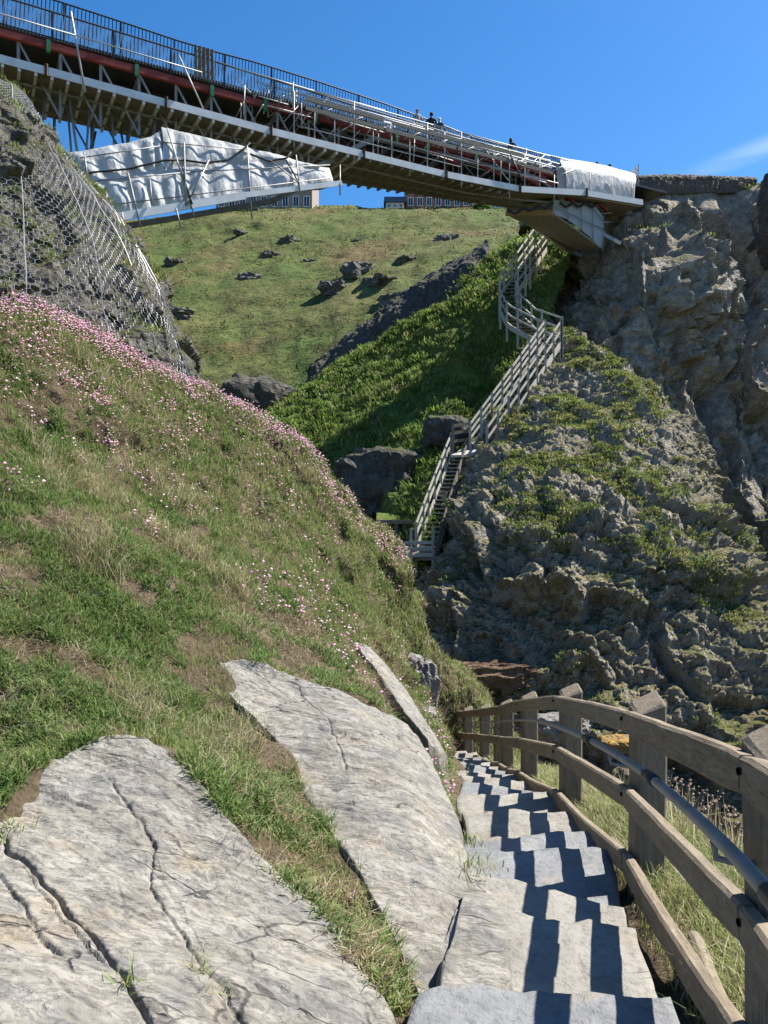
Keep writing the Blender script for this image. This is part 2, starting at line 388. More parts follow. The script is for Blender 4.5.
# ------------------------------------------------------------------ the path, as functions of the distance ahead
PD = np.array([-3., .1, 1.9, 2.3, 3.8, 5.7, 7.6, 9.5, 11.4, 13.2, 15., 17., 19.5])
PZ = np.array([-.75, -1.10, -1.40, -1.475, -1.78, -2.16, -2.66, -3.20, -3.72, -4.22, -4.68, -5.15, -5.6])
PL = np.array([-.60, -.25, .05, .17, .43, .60, .78, .88, .90, .86, .72, .45, .15])
PR = np.array([.05, .50, .74, .84, 1.12, 1.29, 1.38, 1.44, 1.42, 1.38, 1.22, 1.02, .7])
def pz(d): return np.interp(d, PD, PZ)
def pl(d): return np.interp(d, PD, PL)
def pr(d): return np.interp(d, PD, PR)

# ------------------------------------------------------------------ near hillside with the path bench (one height surface)
near_pts = [(-240,300,7.4),(0,304,8.2),(70,327,8.9),(130,357,9.7),(183,386,10.5),(-240,480,5.2),(0,500,5.6),(-260,700,3.1),(0,640,4.15),(100,640,4.7),
    (0,760,3.25),(60,765,3.2),(130,742,3.4),(0,1030,1.6),(200,1032,1.82),(395,1032,2.13),(-200,1040,1.4),(20,850,2.55),(120,850,2.68),(262,866,2.84),(330,880,3.1),(250,800,3.4),
    (230,672,4.95),(350,702,5.05),(300,745,4.2),(395,790,4.1),(150,560,5.6),(200,600,6.0),(300,600,7.2),(370,625,8.8),(320,655,6.3),(100,450,7.6),(200,490,8.4),(300,530,9.4),
    (60,400,7.6),(240,412,10.9),(300,447,11.4),(345,490,11.9),(385,545,12.4),(408,592,12.9),(416,640,13.4),(385,640,10.2),(405,665,10.8),(395,690,8.),(415,715,7.6)]
pts = [tuple(P(*q)) for q in near_pts]
for (a, b, d) in [(183,386,10.5),(240,412,10.9),(300,447,11.4),(345,490,11.9),(385,545,12.4),(408,592,12.9),(416,640,13.4)]:
    p = P(a, b, d); pts += [(p[0]+.7, p[1]+1.4, p[2]-1.4), (p[0]+1.2, p[1]+3.4, p[2]-4.6)]
pts += [(-6.,14.,2.),(-9.,9.,4.),(-9.,3.,1.2),(-9.,18.,-3.),(-3.,18.,-5.),(0.,20.5,-7.),(3.,23.,-7.5),(-3.,-2.,-.9),(-9.,-3.,0.)]
for d in (-2., .1, 1.9, 3.0, 3.8, 4.8, 5.7, 7.6, 9.5, 11.4, 13.2, 15., 17.):
    z = pz(d); L, R = pl(d), pr(d)
    pts += [(L, d, z-.09), (R, d, z-.09), (R+.45, d, z-.02), (R+.95, d, z-.16), (R+1.9, d, z-1.5), (R+3.4, d, z-4.4)]
    if d > 6.5: pts += [(L-.35, d, z+.45+.02*d)]
pts += [tuple(P(*q)) for q in [(440,672,17.6),(470,694,18.6),(500,716,19.),(455,690,17.3)]]
for a in [(346,942,2.5),(300,900,2.66),(258,858,2.83),(210,796,3.1),(170,748,3.35),(90,738,3.33),(48,757,3.15),(298,682,5.25),(272,667,5.2),(240,659,5.2),(220,663,5.15),(230,693,4.8),(274,738,4.35),(300,781,3.92),(328,824,3.52),(360,870,3.12),(400,952,2.62),(388,713,5.4)]:
    p = P(*a); pts.append((p[0], p[1], p[2]-.012))
tps = TPS(pts, 1e-3)
def ground_z(x, y):
    return tps(x, y)
SLAB1 = [P(*q)[:2] for q in [(-200,1190,1.2),(440,1190,1.75),(386,1024,2.12),(346,942,2.5),(258,858,2.83),(210,796,3.1),(170,748,3.35),(130,734,3.37),(90,738,3.33),(48,757,3.15),(10,806,2.82),(-40,850,2.5),(-180,935,1.95)]]
SLAB2 = [P(*q)[:2] for q in [(424,1004,2.32),(443,1004,2.40),(453,942,2.76),(463,880,3.35),(456,830,3.85),(441,785,4.4),(420,741,4.95),(388,713,5.4),(298,682,5.25),(272,667,5.2),(240,659,5.2),(220,663,5.15),(230,693,4.8),(274,738,4.35),(300,781,3.92),(328,824,3.52),(360,870,3.12),(400,952,2.62)]]
def slab_margin(x, y):         # metres inside a slab's outline (negative outside)
    o = np.full(len(x), -9.)
    for pg in (SLAB1, SLAB2):
        d = seg_dist(x, y, list(pg)+[pg[0]]); o = np.maximum(o, np.where(in_poly(x, y, pg), d, -d))
    return o
gx = np.linspace(-9.5, 5.2, 420); gy = np.concatenate([np.linspace(-2.5, 8, 360), np.linspace(8.05, 20.5, 250)])
GX, GY = np.meshgrid(gx, gy)
V = np.stack([GX, GY, ground_z(GX, GY)], 2)
def near_disp(p, n):
    on_path = (p[:,0] > pl(p[:,1])-.15) & (p[:,0] < pr(p[:,1])+.10)
    sm = slab_margin(p[:,0], p[:,1])
    a = (.10*fbm(p, 1.1, 4, 3)+.075*fbm(p, .30, 3, 5)+.03*fbm(p, .09, 2, 8))*np.clip(np.abs(sm+.02)/.30, .08, 1)
    steep = np.clip((.75-np.abs(n[:,2]))*3, 0, 1)
    a += steep*.22*facets(p, .55, 6)[0]
    return np.where(on_path, a*.2-.03, a)
V, N_ = displaced(V, near_disp, (0,-.2,1))
q = V.reshape(-1,3); sm = slab_margin(q[:,0], q[:,1])
V[..., 2] -= (.16*np.clip((sm-.02)/.10, 0, 1)).reshape(V.shape[:2])
NEARV = V.copy()
def snap(x, y):                # height of the built ground by its nearest grid point
    i = np.clip(np.searchsorted(gy, y), 0, len(gy)-1); j = np.clip(np.searchsorted(gx, x), 0, len(gx)-1)
    return NEARV[i, j, 2]
tag(surf('ground', V, M['turf']), kind='structure')

# ------------------------------------------------------------------ broken rock, as displacement recipes
def rocky(big, mid, fine, k=1., seed=0, squash=1.7):
    def fn(p, n):
        q = p*np.array([1, 1, squash])+.35*np.stack([fbm(p, mid*2, 3, seed+61), fbm(p, mid*2, 3, seed+62), fbm(p, mid*2, 3, seed+63)], 1)*mid
        a, ea = facets(q, big, seed+1); b, eb = facets(q, mid, seed+2); c, ec = facets(q, fine, seed+3)
        bed = p@np.array([[.9,.1,-.42],[0,1,0],[.42,0,.9]]).T*np.array([.45,.7,2.2]); lay = fbm(bed, mid*1.3, 4, seed+8)
        return k*(.20*big*a+.19*mid*b+.17*fine*c+.26*mid*lay-.08*mid*np.exp(-(eb/.07)**2)+.06*big*fbm(p, fine*.8, 3, seed+5)+.10*big*ridged(p, big*1.1, 4, seed+6))
    return fn
def ledges(p, L, seed, tilt=(.25, .1, 1.), rise=.2):      # steep risers and grassy treads following tilted bedding
    t = np.array(tilt); t = t/np.linalg.norm(t); f1, f2, rid, vec = voronoi(p*np.array([1, 1, .5]), L*1.5, seed)
    f = (p@t/L+1.5*fbm(p, L*2.6, 4, seed+1)+.6*rid*np.minimum(1, (f2-f1)/.25)) % 1.
    return np.where(f < rise, f/rise, 1-(f-rise)/(1-rise))-.5
# ------------------------------------------------------------------ ravine floor, far hill, ravine slope
x = np.linspace(-1, 1, 161); xs = np.sign(x)*np.abs(x)**3*2500
GX, GY = np.meshgrid(xs, xs+30.)
p0 = np.stack([GX.ravel(), GY.ravel(), 0*GX.ravel()], 1)
Z = (-13+1.2*fbm(p0, 9., 4, 41)).reshape(GX.shape)
tag(surf('ravine_floor', np.stack([GX, GY, Z], 2), M['floor']), kind='structure')

rows = PP([[(60,480,56),(200,450,56),(330,420,56),(450,370,56),(560,310,58),(700,310,62)],
    [(60,405,64),(180,388,64),(300,368,64),(400,322,65),(500,272,67),(640,240,72)],
    [(60,325,76),(180,318,76),(300,303,76),(400,272,78),(500,246,80),(640,226,86)],
    [(40,262,92),(180,264,92),(300,258,92),(400,243,93),(500,226,96),(660,216,104)],
    [(20,230,108),(150,229,108),(260,217,108),(400,216.5,108),(490,214,110),(680,210,118)],
    [(-10,229,126),(120,227,126),(250,213.5,126),(400,212.5,126),(500,210.5,128),(690,207,135)],
    [(-40,236,150),(100,232,150),(250,219,150),(400,218,150),(510,216,152),(700,214,158)]])
zt = 57.
rows.append([np.array([q[0]*2.2, 420., zt]) for q in rows[-1]])
for r in rows: r.insert(0, np.array([r[0][0]-90-.25*r[0][1], r[0][1]-6, r[0][2]-4])); r.append(np.array([r[-1][0]+90+.25*r[-1][1], r[-1][1]+10, r[-1][2]]))
V = loft(rows, 420, 420)
def hill_disp(p, n):
    a = .75*fbm(p, 9., 5, 31)+.45*fbm(p, 1.9, 4, 33)+.30*ridged(p, 5., 4, 36)
    return a
V, _ = displaced(V, hill_disp)
HILLV = V
tag(surf('hill', V, M['hill']), kind='structure')

rows = PP([[(150,720,36),(240,650,34),(330,610,31),(400,596,29.2),(440,596,28.6),(500,610,28.6)],
    [(140,640,40),(230,560,38),(315,515,34.8),(375,514,32),(425,535,28.9),(480,515,31)],
    [(140,560,45),(210,480,43),(290,447,40.3),(360,444,37.8),(430,432,35.2),(490,432,35.2)],
    [(140,500,50),(210,430,48),(268,422,45.5),(340,387,45),(430,376,41.2),(515,367,38.5)],
    [(150,450,54),(225,412,52),(290,399,49.5),(370,348,48.5),(450,312,45.6),(545,324,40.2)],
    [(170,420,57),(235,404,55.5),(318,386,53),(402,342,50),(472,289,47),(575,246,45.6)],
    [(180,420,59),(250,410,57.5),(328,386,55),(407,338,52),(492,256,50.),(585,222,49.5)],
    [(190,440,62),(260,430,60),(335,410,58),(415,370,56),(500,300,55),(590,260,55)]])
V = loft(rows, 380, 380)
def ravine_disp(p, n):
    a, e = facets(p*np.array([1, 1, 1.2]), 1.5, 51); b, e2 = facets(p, .7, 53)
    return .42*fbm(p, 4.2, 4, 54)+.12*a+.08*b+.34*fbm(p, .9, 4, 55)+.10*ridged(p, .6, 3, 57)
V, NR = displaced(V, ravine_disp, (-.3,-.6,.7))
RAVV, RAVN = V, NR
tag(surf('hillside', V, M['ravine']), kind='structure')

# ------------------------------------------------------------------ headland lump in the middle distance
rows = PP([[(400,830,22),(425,810,20.6),(500,810,20),(580,820,19.4),(680,850,18.8),(790,880,18.6),(880,900,20)],
    [(406,700,24.5),(430,690,22.6),(500,694,21.7),(580,694,21.2),(670,704,20.7),(775,724,20.7),(860,744,22)],
    [(410,625,28),(440,612,24.4),(510,614,22.9),(580,617,22.5),(660,622,22.4),(756,632,22.7),(810,650,26)],
    [(425,560,31),(458,538,27.0),(512,533,24.7),(580,532,24.1),(650,535,24.1),(722,546,24.9),(752,572,30)],
    [(442,490,33.5),(474,468,31.),(522,463,28.9),(580,458,28.3),(640,460,28.5),(692,470,29.6),(715,505,34)],
    [(470,440,37),(492,420,34.5),(532,410,33.),(580,407,32.6),(632,412,32.7),(686,427,33.2),(708,465,38)],
    [(508,390,40),(524,371,37.8),(548,360,37.3),(584,354,37.2),(612,366,37),(640,386,36.8),(660,425,42)],
    [(530,362,43),(540,345,40.2),(553,333,39.6),(575,342,40),(600,358,40),(624,382,40.6),(645,425,43.5)],
    [(540,400,45),(548,392,44.),(560,385,43.5),(578,388,43.5),(600,395,43.5),(622,410,43.5),(645,450,45)]])
V = loft(rows, 430, 430)
fn = rocky(2.0, .75, .28, 1.1, 71)
def head_disp(p, n):
    a = fn(p, n); k = .55+.45*np.clip(fbm(p, 2.6, 3, 75)*3+.6, 0, 1)
    k2 = np.clip(.75+1.5*fbm(p, 3.5, 3, 78), .15, 1.5)
    up_ = np.clip((p[:,2]+1.2)/2.2, 0, 1); k2 = k2*(1-.62*up_); k = k*(1-.45*up_)
    return 1.05*a*k+.35*fbm(p, 3., 3, 77)+.80*k2*ledges(p, 2.6, 701, (.5, .1, 1.))+.26*k2*ledges(p, .95, 711, (.55, .0, 1.))+np.clip(.5+2.2*fbm(p, 2.2, 3, 79), 0, 1)*(.42*blocks(p*np.array([1,1,1.5]), 1.3, 751, .35)+.20*blocks(p*np.array([1,1,1.5]), .5, 753, .45))+.07*blocks(p, .24, 755, .5)
V, NH = displaced(V, head_disp, (0,-1,.6))
HEADV, HEADN = V, NH
tag(surf('headland', V, M['headland'], smooth=False), kind='structure')

# ------------------------------------------------------------------ the high cliff that carries the bridge's right end
rows = [[(470,690,37),(520,680,36.5),(580,660,36),(640,640,36),(690,630,36),(740,620,36.2),(800,620,36.5),(900,640,38)],
    [(500,530,41),(545,525,40.4),(590,520,39.6),(640,518,38.7),(690,517,38.2),(738,512,38.6),(795,512,38.8),(900,520,41)],
    [(515,440,44.5),(555,425,42.4),(590,420,41),(640,420,39.4),(690,428,39.2),(738,430,41),(795,430,41.2),(900,436,43)],
    [(510,365,46),(548,350,43.5),(572,344,41.0),(598,348,39.2),(660,352,39.9),(722,362,42.6),(795,362,42.6),(900,368,45)],
    [(505,330,50),(552,306,47.),(590,292,43.6),(640,288,40.0),(690,297,40.3),(738,300,42.8),(795,300,44.1),(900,300,46)],
    [(505,290,54),(556,262,50),(600,242,45.6),(639,242,42),(690,248,43.2),(742,250,45.2),(800,250,46.1),(900,245,48)],
    [(515,260,57),(570,222,51.5),(610,207,47),(634,203,45.4),(690,204,46.6),(742,205,47.8),(800,200,47.2),(900,190,49)],
    [(520,225,52),(565,206,49.8),(606,198,48),(634,194,46.6),(690,190,47.3),(742,188,48.8),(800,175,48.4),(900,165,50)],
    [(540,240,70),(590,235,69),(640,230,68),(670,230,66),(720,228,66),(770,226,68),(840,220,69),(940,212,70)]]
rows = PP(rows)
V = loft(rows, 430, 430)
fn2 = rocky(3.0, 1.05, .36, 1.0, 91, 1.1)
def cliff_disp(p, n):
    k = np.clip(1.25-1.1*np.clip(n[:,2]-.55, 0, .5)*2, .1, 1.2)
    v_ = p*np.array([1.2, 1.2, .4]); k2 = np.clip(.75+1.5*fbm(p, 4.5, 3, 98), .2, 1.5)*np.clip((19.0-p[:,2])/2.5, .08, 1); k = k*np.clip((19.3-p[:,2])/2., .12, 1); return k*(.6*np.clip(.4+1.6*fbm(p, 5., 2, 88), .1, 1.2)*fn2(p, n)+.2*fbm(p, 4., 3, 95)+(1.5*facets(v_, 4.4, 97)[0]+.55*facets(v_, 1.5, 99)[0]))+.38*k2*ledges(p, 3.2, 731, (-.35, .1, 1.), .35)+.25*k2*ledges(p, 1.1, 741, (-.3, 0, 1.), .35)
V, NC = displaced(V, cliff_disp, (0,-1,.3))
CLIFFV, CLIFFN = V, NC
tag(surf('cliff', V, M['cliff'], smooth=False), kind='structure')

# ------------------------------------------------------------------ dark rib of rock dividing the ravine from the far hill
rows = PP([[(300,425,48.5),(345,392,48.3),(400,358,47),(450,318,45.8),(476,300,46),(494,288,47)],
    [(300,404,50.6),(345,374,50.2),(400,341,49.2),(450,302,48.2),(474,285,48),(490,272,49)],
    [(312,372,52.3),(345,346,51.7),(400,305,51),(450,271,50.6),(474,258,50.3),(489,246,51)],
    [(310,372,55),(345,346,54.5),(400,306,54),(450,272,54),(474,258,54),(489,247,54)],
    [(305,420,58),(340,400,58),(400,365,58),(450,335,58),(480,315,58),(495,300,58)]])
V = loft(rows, 260, 130)
V, _ = displaced(V, lambda p, n: .5*rocky(2.6, 1.0, .35, .8, 111, .6)(p, n)+.2*ridged(p*np.array([1,1,.4]), 1.2, 3, 112))
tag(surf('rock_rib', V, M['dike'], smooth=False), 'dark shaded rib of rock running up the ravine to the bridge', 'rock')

def rock(name, loc, size, label, mat='boulder', rz=0., seed=0, sub=4, k=.22, tilt=(0,0), group=None, cat='rock'):
    bm = bmesh.new(); bmesh.ops.create_icosphere(bm, subdivisions=sub, radius=1.)
    v = np.array([tuple(q.co) for q in bm.verts]); fs = [[q.index for q in f.verts] for f in bm.faces]; bm.free()
    s = v+seed*5.3; a, e = facets(s, 1.05, seed); b, _ = facets(s, .45, seed+9)
    c_, _ = facets(s, .2, seed+19); r = 1+k*a+.55*k*b+.28*k*c_+.3*k*fbm(s, .3, 4, seed)
    bx = np.abs(v).max(1, keepdims=True); v = v*(.55+.45/bx)       # a little boxy, like split stone
    v = v*r[:, None]*np.array(size)
    R = np.array(Matrix.Rotation(rz, 3, 'Z') @ Matrix.Rotation(tilt[0], 3, 'X') @ Matrix.Rotation(tilt[1], 3, 'Y'))
    v = v@R.T
    me = np_mesh(name, v, fs, False); o = put(name, me, M[mat]); o.location = Vector([float(c) for c in loc])
    return tag(o, label, cat, group)

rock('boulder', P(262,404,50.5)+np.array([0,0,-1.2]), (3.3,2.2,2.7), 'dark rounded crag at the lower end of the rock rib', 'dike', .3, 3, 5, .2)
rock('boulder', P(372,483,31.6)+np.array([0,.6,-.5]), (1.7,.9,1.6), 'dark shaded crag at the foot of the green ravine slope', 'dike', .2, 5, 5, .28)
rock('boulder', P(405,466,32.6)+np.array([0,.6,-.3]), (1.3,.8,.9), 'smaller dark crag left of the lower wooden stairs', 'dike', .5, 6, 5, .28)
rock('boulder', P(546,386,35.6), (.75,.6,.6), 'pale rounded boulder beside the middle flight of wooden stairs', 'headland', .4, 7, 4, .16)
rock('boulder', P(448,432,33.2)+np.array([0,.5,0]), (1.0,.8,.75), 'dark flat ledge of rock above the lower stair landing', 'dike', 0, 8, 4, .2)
for i, (a, b, d, s, lab) in enumerate([
    (252,278,86,(1.3,1.,.75),'grey rock alone in the turf on the left of the far hill'),
    (358,268,80,(1.2,1.0,.95),'tall grey crag in the middle of the far hill'),
    (334,288,77,(1.2,1.0,.75),'grey crag low on the far hill left of the tall crag'),
    (378,285,76,(1.9,1.1,.75),'wide grey crag above the rock rib on the far hill'),
    (396,298,70,(1.2,.8,.6),'grey crag right above the shaded rock rib'),
    (448,243,90,(1.4,1.1,1.2),'upright dark crag on the far hill near the stairs'),
    (292,244,98,(1.5,1.,.9),'grey rock high on the far hill below the castle hotel'),
    (270,257,94,(1.4,1.,.6),'low grey rock below the castle hotel'),
    (176,313,77,(1.5,1.,.7),'dark low crag beside the netted outcrop on the far hill'),
    (203,328,75,(.55,.5,.3),'small pale stone on the far hill beside the netted outcrop'),
    (222,352,72,(.45,.4,.25),'tiny pale stone low on the far hill'),
    (176,262,92,(1.2,.8,.6),'small crag high on the left of the far hill'),
    (405,263,83,(1.2,1.,.6),'crag leaning against the top of the shaded rock rib'),
    (424,272,79,(1.2,.9,.7),'low crag half buried behind the shaded rock rib'),
    (365,243,96,(1.1,.7,.45),'flat stone above the tall crag on the far hill'),
    (420,240,97,(.9,.6,.4),'flat stone in the turf below the red brick hotel'),
    (156,290,82,(1.3,.9,.9),'dark crag close against the netted outcrop on the far hill'),
    (152,318,76,(.9,.8,.8),'small dark crag low against the netted outcrop on the far hill'),
    (310,262,90,(.7,.5,.35),'small stone in the turf left of the tall crag'),
    (240,232,100,(.8,.5,.35),'small stone near the hill crest below the white sheeting')]):
    mt = 'boulder' if 'pale' in lab else 'farrock'
    rock('hill_rock', P(a,b,d)-np.array([0,0,.45*s[2]]), (s[0]*1.25, s[1]*1.2, s[2]*1.1), lab, mt, i*.7, 20+i, 4, .34)

# small broken rocks beside the path and on the bank
rock('boulder', P(422,688,10.6), (.20,.26,.42), 'grey standing rock at the path bend, left of the fence end', 'boulder', .2, 31, 4, .2)
rock('boulder', P(404,668,11.6), (.24,.3,.24), 'squat grey rock behind the standing rock at the path bend', 'boulder', .7, 32, 4, .25)
rock('boulder', P(425,735,8.6)+np.array([-.05,0,.1]), (.16,.25,.2), 'low grey rock between the large slab and the far steps', 'slab', .3, 33, 4, .2)
0 and rock('boulder', P(388,694,6.9)+np.array([0,0,-.12]), (.13,.95,.20), 'long narrow pale rock ledge above the large slab', 'slab', .16, 34, 5, .14, (-.26, .30))
rock('lichen_rock', P(613,744,6.6)+np.array([.04,0,.0]), (.15,.12,.06), 'rock capped with orange lichen behind the fence', 'lichen', .2, 35, 4, .18)
rock('boulder', P(560,722,8.6)+np.array([0,0,-.06]), (.30,.22,.16), 'grey rock on the bank behind the fence posts', 'boulder', .2, 36, 4, .2)
rock('boulder', P(480,672,21.3)+np.array([0,0,-.1]), (1.5,.5,.38), 'rusty brown rock face at the foot of the headland', 'rusty' if 'rusty' in M else 'headland', .1, 37, 5, .25)
rock('boulder', P(768,215,44)+np.array([.9,0,-.2]), (1.1,1.,2.9), 'dark rock stack at the end of the drystone wall', 'dike', .2, 38, 5, .2)

# ------------------------------------------------------------------ netted outcrop on the left
OUTR = PP([[(-240,315,7.0),(-120,310,7.6),(0,318,8.3),(70,340,9.0),(130,370,9.8),(184,402,10.6),(205,415,12.8)],
    [(-240,230,7.4),(-120,232,8),(0,240,8.8),(62,260,9.4),(112,290,10),(163,330,10.8),(188,352,12.8)],
    [(-240,160,7.8),(-120,165,8.4),(0,180,9.2),(52,205,9.7),(92,234,10.2),(138,266,11),(165,292,13.)],
    [(-240,100,8.3),(-120,105,8.8),(0,132,9.6),(32,152,10),(67,182,10.5),(108,216,11.2),(135,240,13.2)],
    [(-240,50,8.8),(-120,54,9.2),(0,102,10),(20,112,10.4),(46,144,10.9),(77,182,11.5),(104,206,13.4)],
    [(-240,40,11),(-120,44,11.2),(0,98,12),(20,110,12.4),(46,144,12.9),(77,184,13.4),(104,208,14.6)],
    [(-240,180,14),(-120,180,14.2),(0,220,15),(30,240,15.2),(56,260,15.4),(80,280,15.6),(104,300,16)]])
V0 = loft(OUTR, 330, 330)
V, _ = displaced(V0, rocky(1.1, .42, .16, .75, 131, 1.2), (0,-1,.4))
OUTV = V
tag(surf('rock_outcrop', V, M['outcrop'], smooth=False), 'steep rock outcrop held under wire netting on the left', 'rock')
VO = loft(OUTR, 150, 150)
VO, ON = displaced(VO, lambda p, n: .09+.10*fbm(p, .9, 3, 133), (0,-1,.4))
def hexnet(VG, r0, r1, c0, c1, cell):     # wire hexagons laid over a grid surface
    nv, nu = VG.shape[:2]
    A = VG[r0:r1, c0:c1]; lu = np.linalg.norm(np.diff(A, axis=1), axis=2).sum(1).mean(); lv = np.linalg.norm(np.diff(A, axis=0), axis=2).sum(0).mean()
    cols = int(lu/(cell*.87)); rws = int(lv/(cell*.75)); key = {}; pts = []; edges = set()
    def vid(u, v):
        k = (round(u, 4), round(v, 4))
        if k not in key: key[k] = len(pts); pts.append(k)
        return key[k]
    for r in range(rws):
        for c in range(cols):
            cx = (c+.5*(r % 2))*cell*.87; cy = r*cell*.75
            h = [(cx+cell*.5*math.sin(math.pi/3*k), cy+cell*.5*math.cos(math.pi/3*k)) for k in range(6)]
            ids = [vid(*q) for q in h]
            for k in range(6): edges.add(tuple(sorted((ids[k], ids[(k+1) % 6]))))
    q = np.array(pts); u = q[:,0]/lu*(A.shape[1]-1); v = q[:,1]/lv*(A.shape[0]-1)
    u += .6*fbm(np.stack([q[:,0], q[:,1], 0*u], 1), .5, 2, 5); v += .6*fbm(np.stack([q[:,0], q[:,1], 0*u+9], 1), .5, 2, 6)
    ok = (u >= 0) & (u <= A.shape[1]-1.01) & (v >= 0) & (v <= A.shape[0]-1.01)
    u = np.clip(u, 0, A.shape[1]-1.01); v = np.clip(v, 0, A.shape[0]-1.01)
    i = v.astype(int); j = u.astype(int); fu = (u-j)[:,None]; fv = (v-i)[:,None]
    X = (A[i,j]*(1-fu)+A[i,j+1]*fu)*(1-fv)+(A[i+1,j]*(1-fu)+A[i+1,j+1]*fu)*fv
    E = np.array([e for e in edges if ok[e[0]] and ok[e[1]]])
    return X, E
def wires(X, E, r):              # a three-sided wire along each edge
    a = X[E[:,0]]; b = X[E[:,1]]; d = b-a; d /= np.linalg.norm(d, axis=1, keepdims=True)+1e-9
    s = np.cross(d, np.array([.3,.1,.95])); s /= np.linalg.norm(s, axis=1, keepdims=True)+1e-9; t = np.cross(d, s)
    off = [s*math.cos(k)+t*math.sin(k) for k in (0, 2.094, 4.189)]
    Vv = np.stack([a+off[0]*r, a+off[1]*r, a+off[2]*r, b+off[0]*r, b+off[1]*r, b+off[2]*r], 1).reshape(-1,3)
    base = (np.arange(len(E))*6)[:,None]
    Fc = np.concatenate([base+np.array([[0,1,4,3]]), base+np.array([[1,2,5,4]]), base+np.array([[2,0,3,5]])])
    return Vv, Fc
X, E = hexnet(VO, 2, 112, 36, 116, .105)
Vv, Fc = wires(X, E, .0026)
net = tag(put('rockfall_netting', np_mesh('rockfall_netting', Vv, Fc, False), M['wire']), 'hexagonal wire netting draped over the left rock outcrop', 'netting')
for k, (c, r0, r1) in enumerate([(46, 4, 108), (66, 4, 108), (84, 4, 108), (100, 4, 108), (112, 4, 108)]):
    m = MB(); m.tube([VO[r, c]+ON[r, c]*.02 for r in range(r0, r1, 3)], .006, 5); m.build('support_cable', M['wire'], net)
m = MB(); m.tube([VO[r, 115]+ON[r, 115]*.02 for r in range(3, 96, 3)], .005, 5); m.build('edge_cable', M['wire'], net)

# ------------------------------------------------------------------ the two big slabs underfoot
def slab(name, rows, nu, nv, label, cracks, skirt=.45, seed=0, amp=1.):
    V = loft(PP(rows), nu, nv); h, w = V.shape[:2]
    p = V.reshape(-1,3)
    q = p@np.array(Matrix.Rotation(.32, 3, 'Z')).T*np.array([.35, 1.6, 1.6])
    lay = fbm(q, .33, 5, seed+3, .6); lq = lay*5; fr = lq-np.floor(lq); fr = np.clip((fr-.25)/.5, 0, 1); st = (np.floor(lq)+fr*fr*(3-2*fr))/5
    fa, fe = facets(q, .16, seed+6); d = amp*(.030*fbm(p, .8, 4, seed)+.016*lay+.022*st+.007*fa+.007*fbm(p, .05, 3, seed+4))
    for (poly, wd, dp) in cracks:
        pw = [P(*c)[:2] for c in poly]
        wx, wy = p[:,0]+.03*fbm(p, .14, 4, 9), p[:,1]+.03*fbm(p, .14, 4, 10); dd = seg_dist(wx, wy, pw); d -= dp*.45*np.exp(-(dd/.0065)**2)
        (ax, ay), (bx, by) = pw[0], pw[-1]; side = np.sign((bx-ax)*(wy-ay)-(by-ay)*(wx-ax)); d += .12*dp*np.tanh(side*dd/.02)*np.exp(-dd/(wd*6))
    V = V.copy(); V[..., 2] += d.reshape(h, w)
    # wavy broken outline
    N = np.zeros((h, w, 3)); ctr = V.reshape(-1,3).mean(0)
    for (sl, ax) in ((np.s_[:,0], -1), (np.s_[:,-1], 1), (np.s_[0,:], -2), (np.s_[-1,:], 2)):
        pass
    def ring(V, out, dz):
        H, W = V.shape[:2]; R = np.empty((H+2, W+2, 3)); R[1:-1,1:-1] = V
        R[0,1:-1] = V[0]; R[-1,1:-1] = V[-1]; R[1:-1,0] = V[:,0]; R[1:-1,-1] = V[:,-1]
        R[0,0] = V[0,0]; R[0,-1] = V[0,-1]; R[-1,0] = V[-1,0]; R[-1,-1] = V[-1,-1]
        msk = np.ones((H+2, W+2), bool); msk[1:-1,1:-1] = False
        v = R[msk]-ctr; v[:,2] = 0; v /= np.linalg.norm(v, axis=1, keepdims=True)+1e-9
        jit = (1+.9*fbm(R[msk], .18, 3, seed+7))[:,None]
        R[msk] = R[msk]+v*out*jit+np.array([0,0,-1.])*dz*np.clip(jit, .4, 2)
        return R
    steps = [(.02,.012),(.018,.03)]+[(.010, skirt/9)]*9
    for (o_, z_) in steps: V = ring(V, o_, z_)
    return tag(surf(name, V, M['slab']), label, 'rock slab'), V
s1, S1V = slab('rock_slab', [[(-200,1190,1.2),(60,1190,1.35),(180,1190,1.45),(320,1190,1.6),(440,1190,1.75)],
    [(-190,1024,1.5),(0,1024,1.62),(130,1024,1.75),(260,1024,1.92),(386,1024,2.12)],
    [(-180,935,1.95),(-30,935,2.02),(110,935,2.15),(235,938,2.3),(346,942,2.5)],
    [(-160,850,2.4),(-40,850,2.5),(75,852,2.6),(165,855,2.7),(258,858,2.83)],
    [(-120,805,2.8),(10,806,2.82),(80,800,2.92),(148,797,3.0),(210,796,3.1)],
    [(-80,770,3.1),(48,757,3.15),(90,738,3.33),(130,734,3.37),(170,748,3.35)]], 430, 480,
    'broad pale grey slab crossed by dark cracks in the bottom left corner',
    [([(4,838,2.6),(60,895,2.3),(100,950,2.08),(128,985,1.9),(165,1040,1.75)], .016, .06), ([(150,832,2.75),(152,880,2.5),(165,910,2.35),(200,965,2.15),(245,1030,1.9)], .010, .03),
     ([(0,880,2.4),(30,930,2.15),(62,962,2.0)], .012, .03), ([(110,790,3.05),(140,820,2.85),(150,835,2.75)], .008, .02), ([(150,875,2.55),(200,878,2.6),(225,872,2.7)], .010, .025)], seed=201)
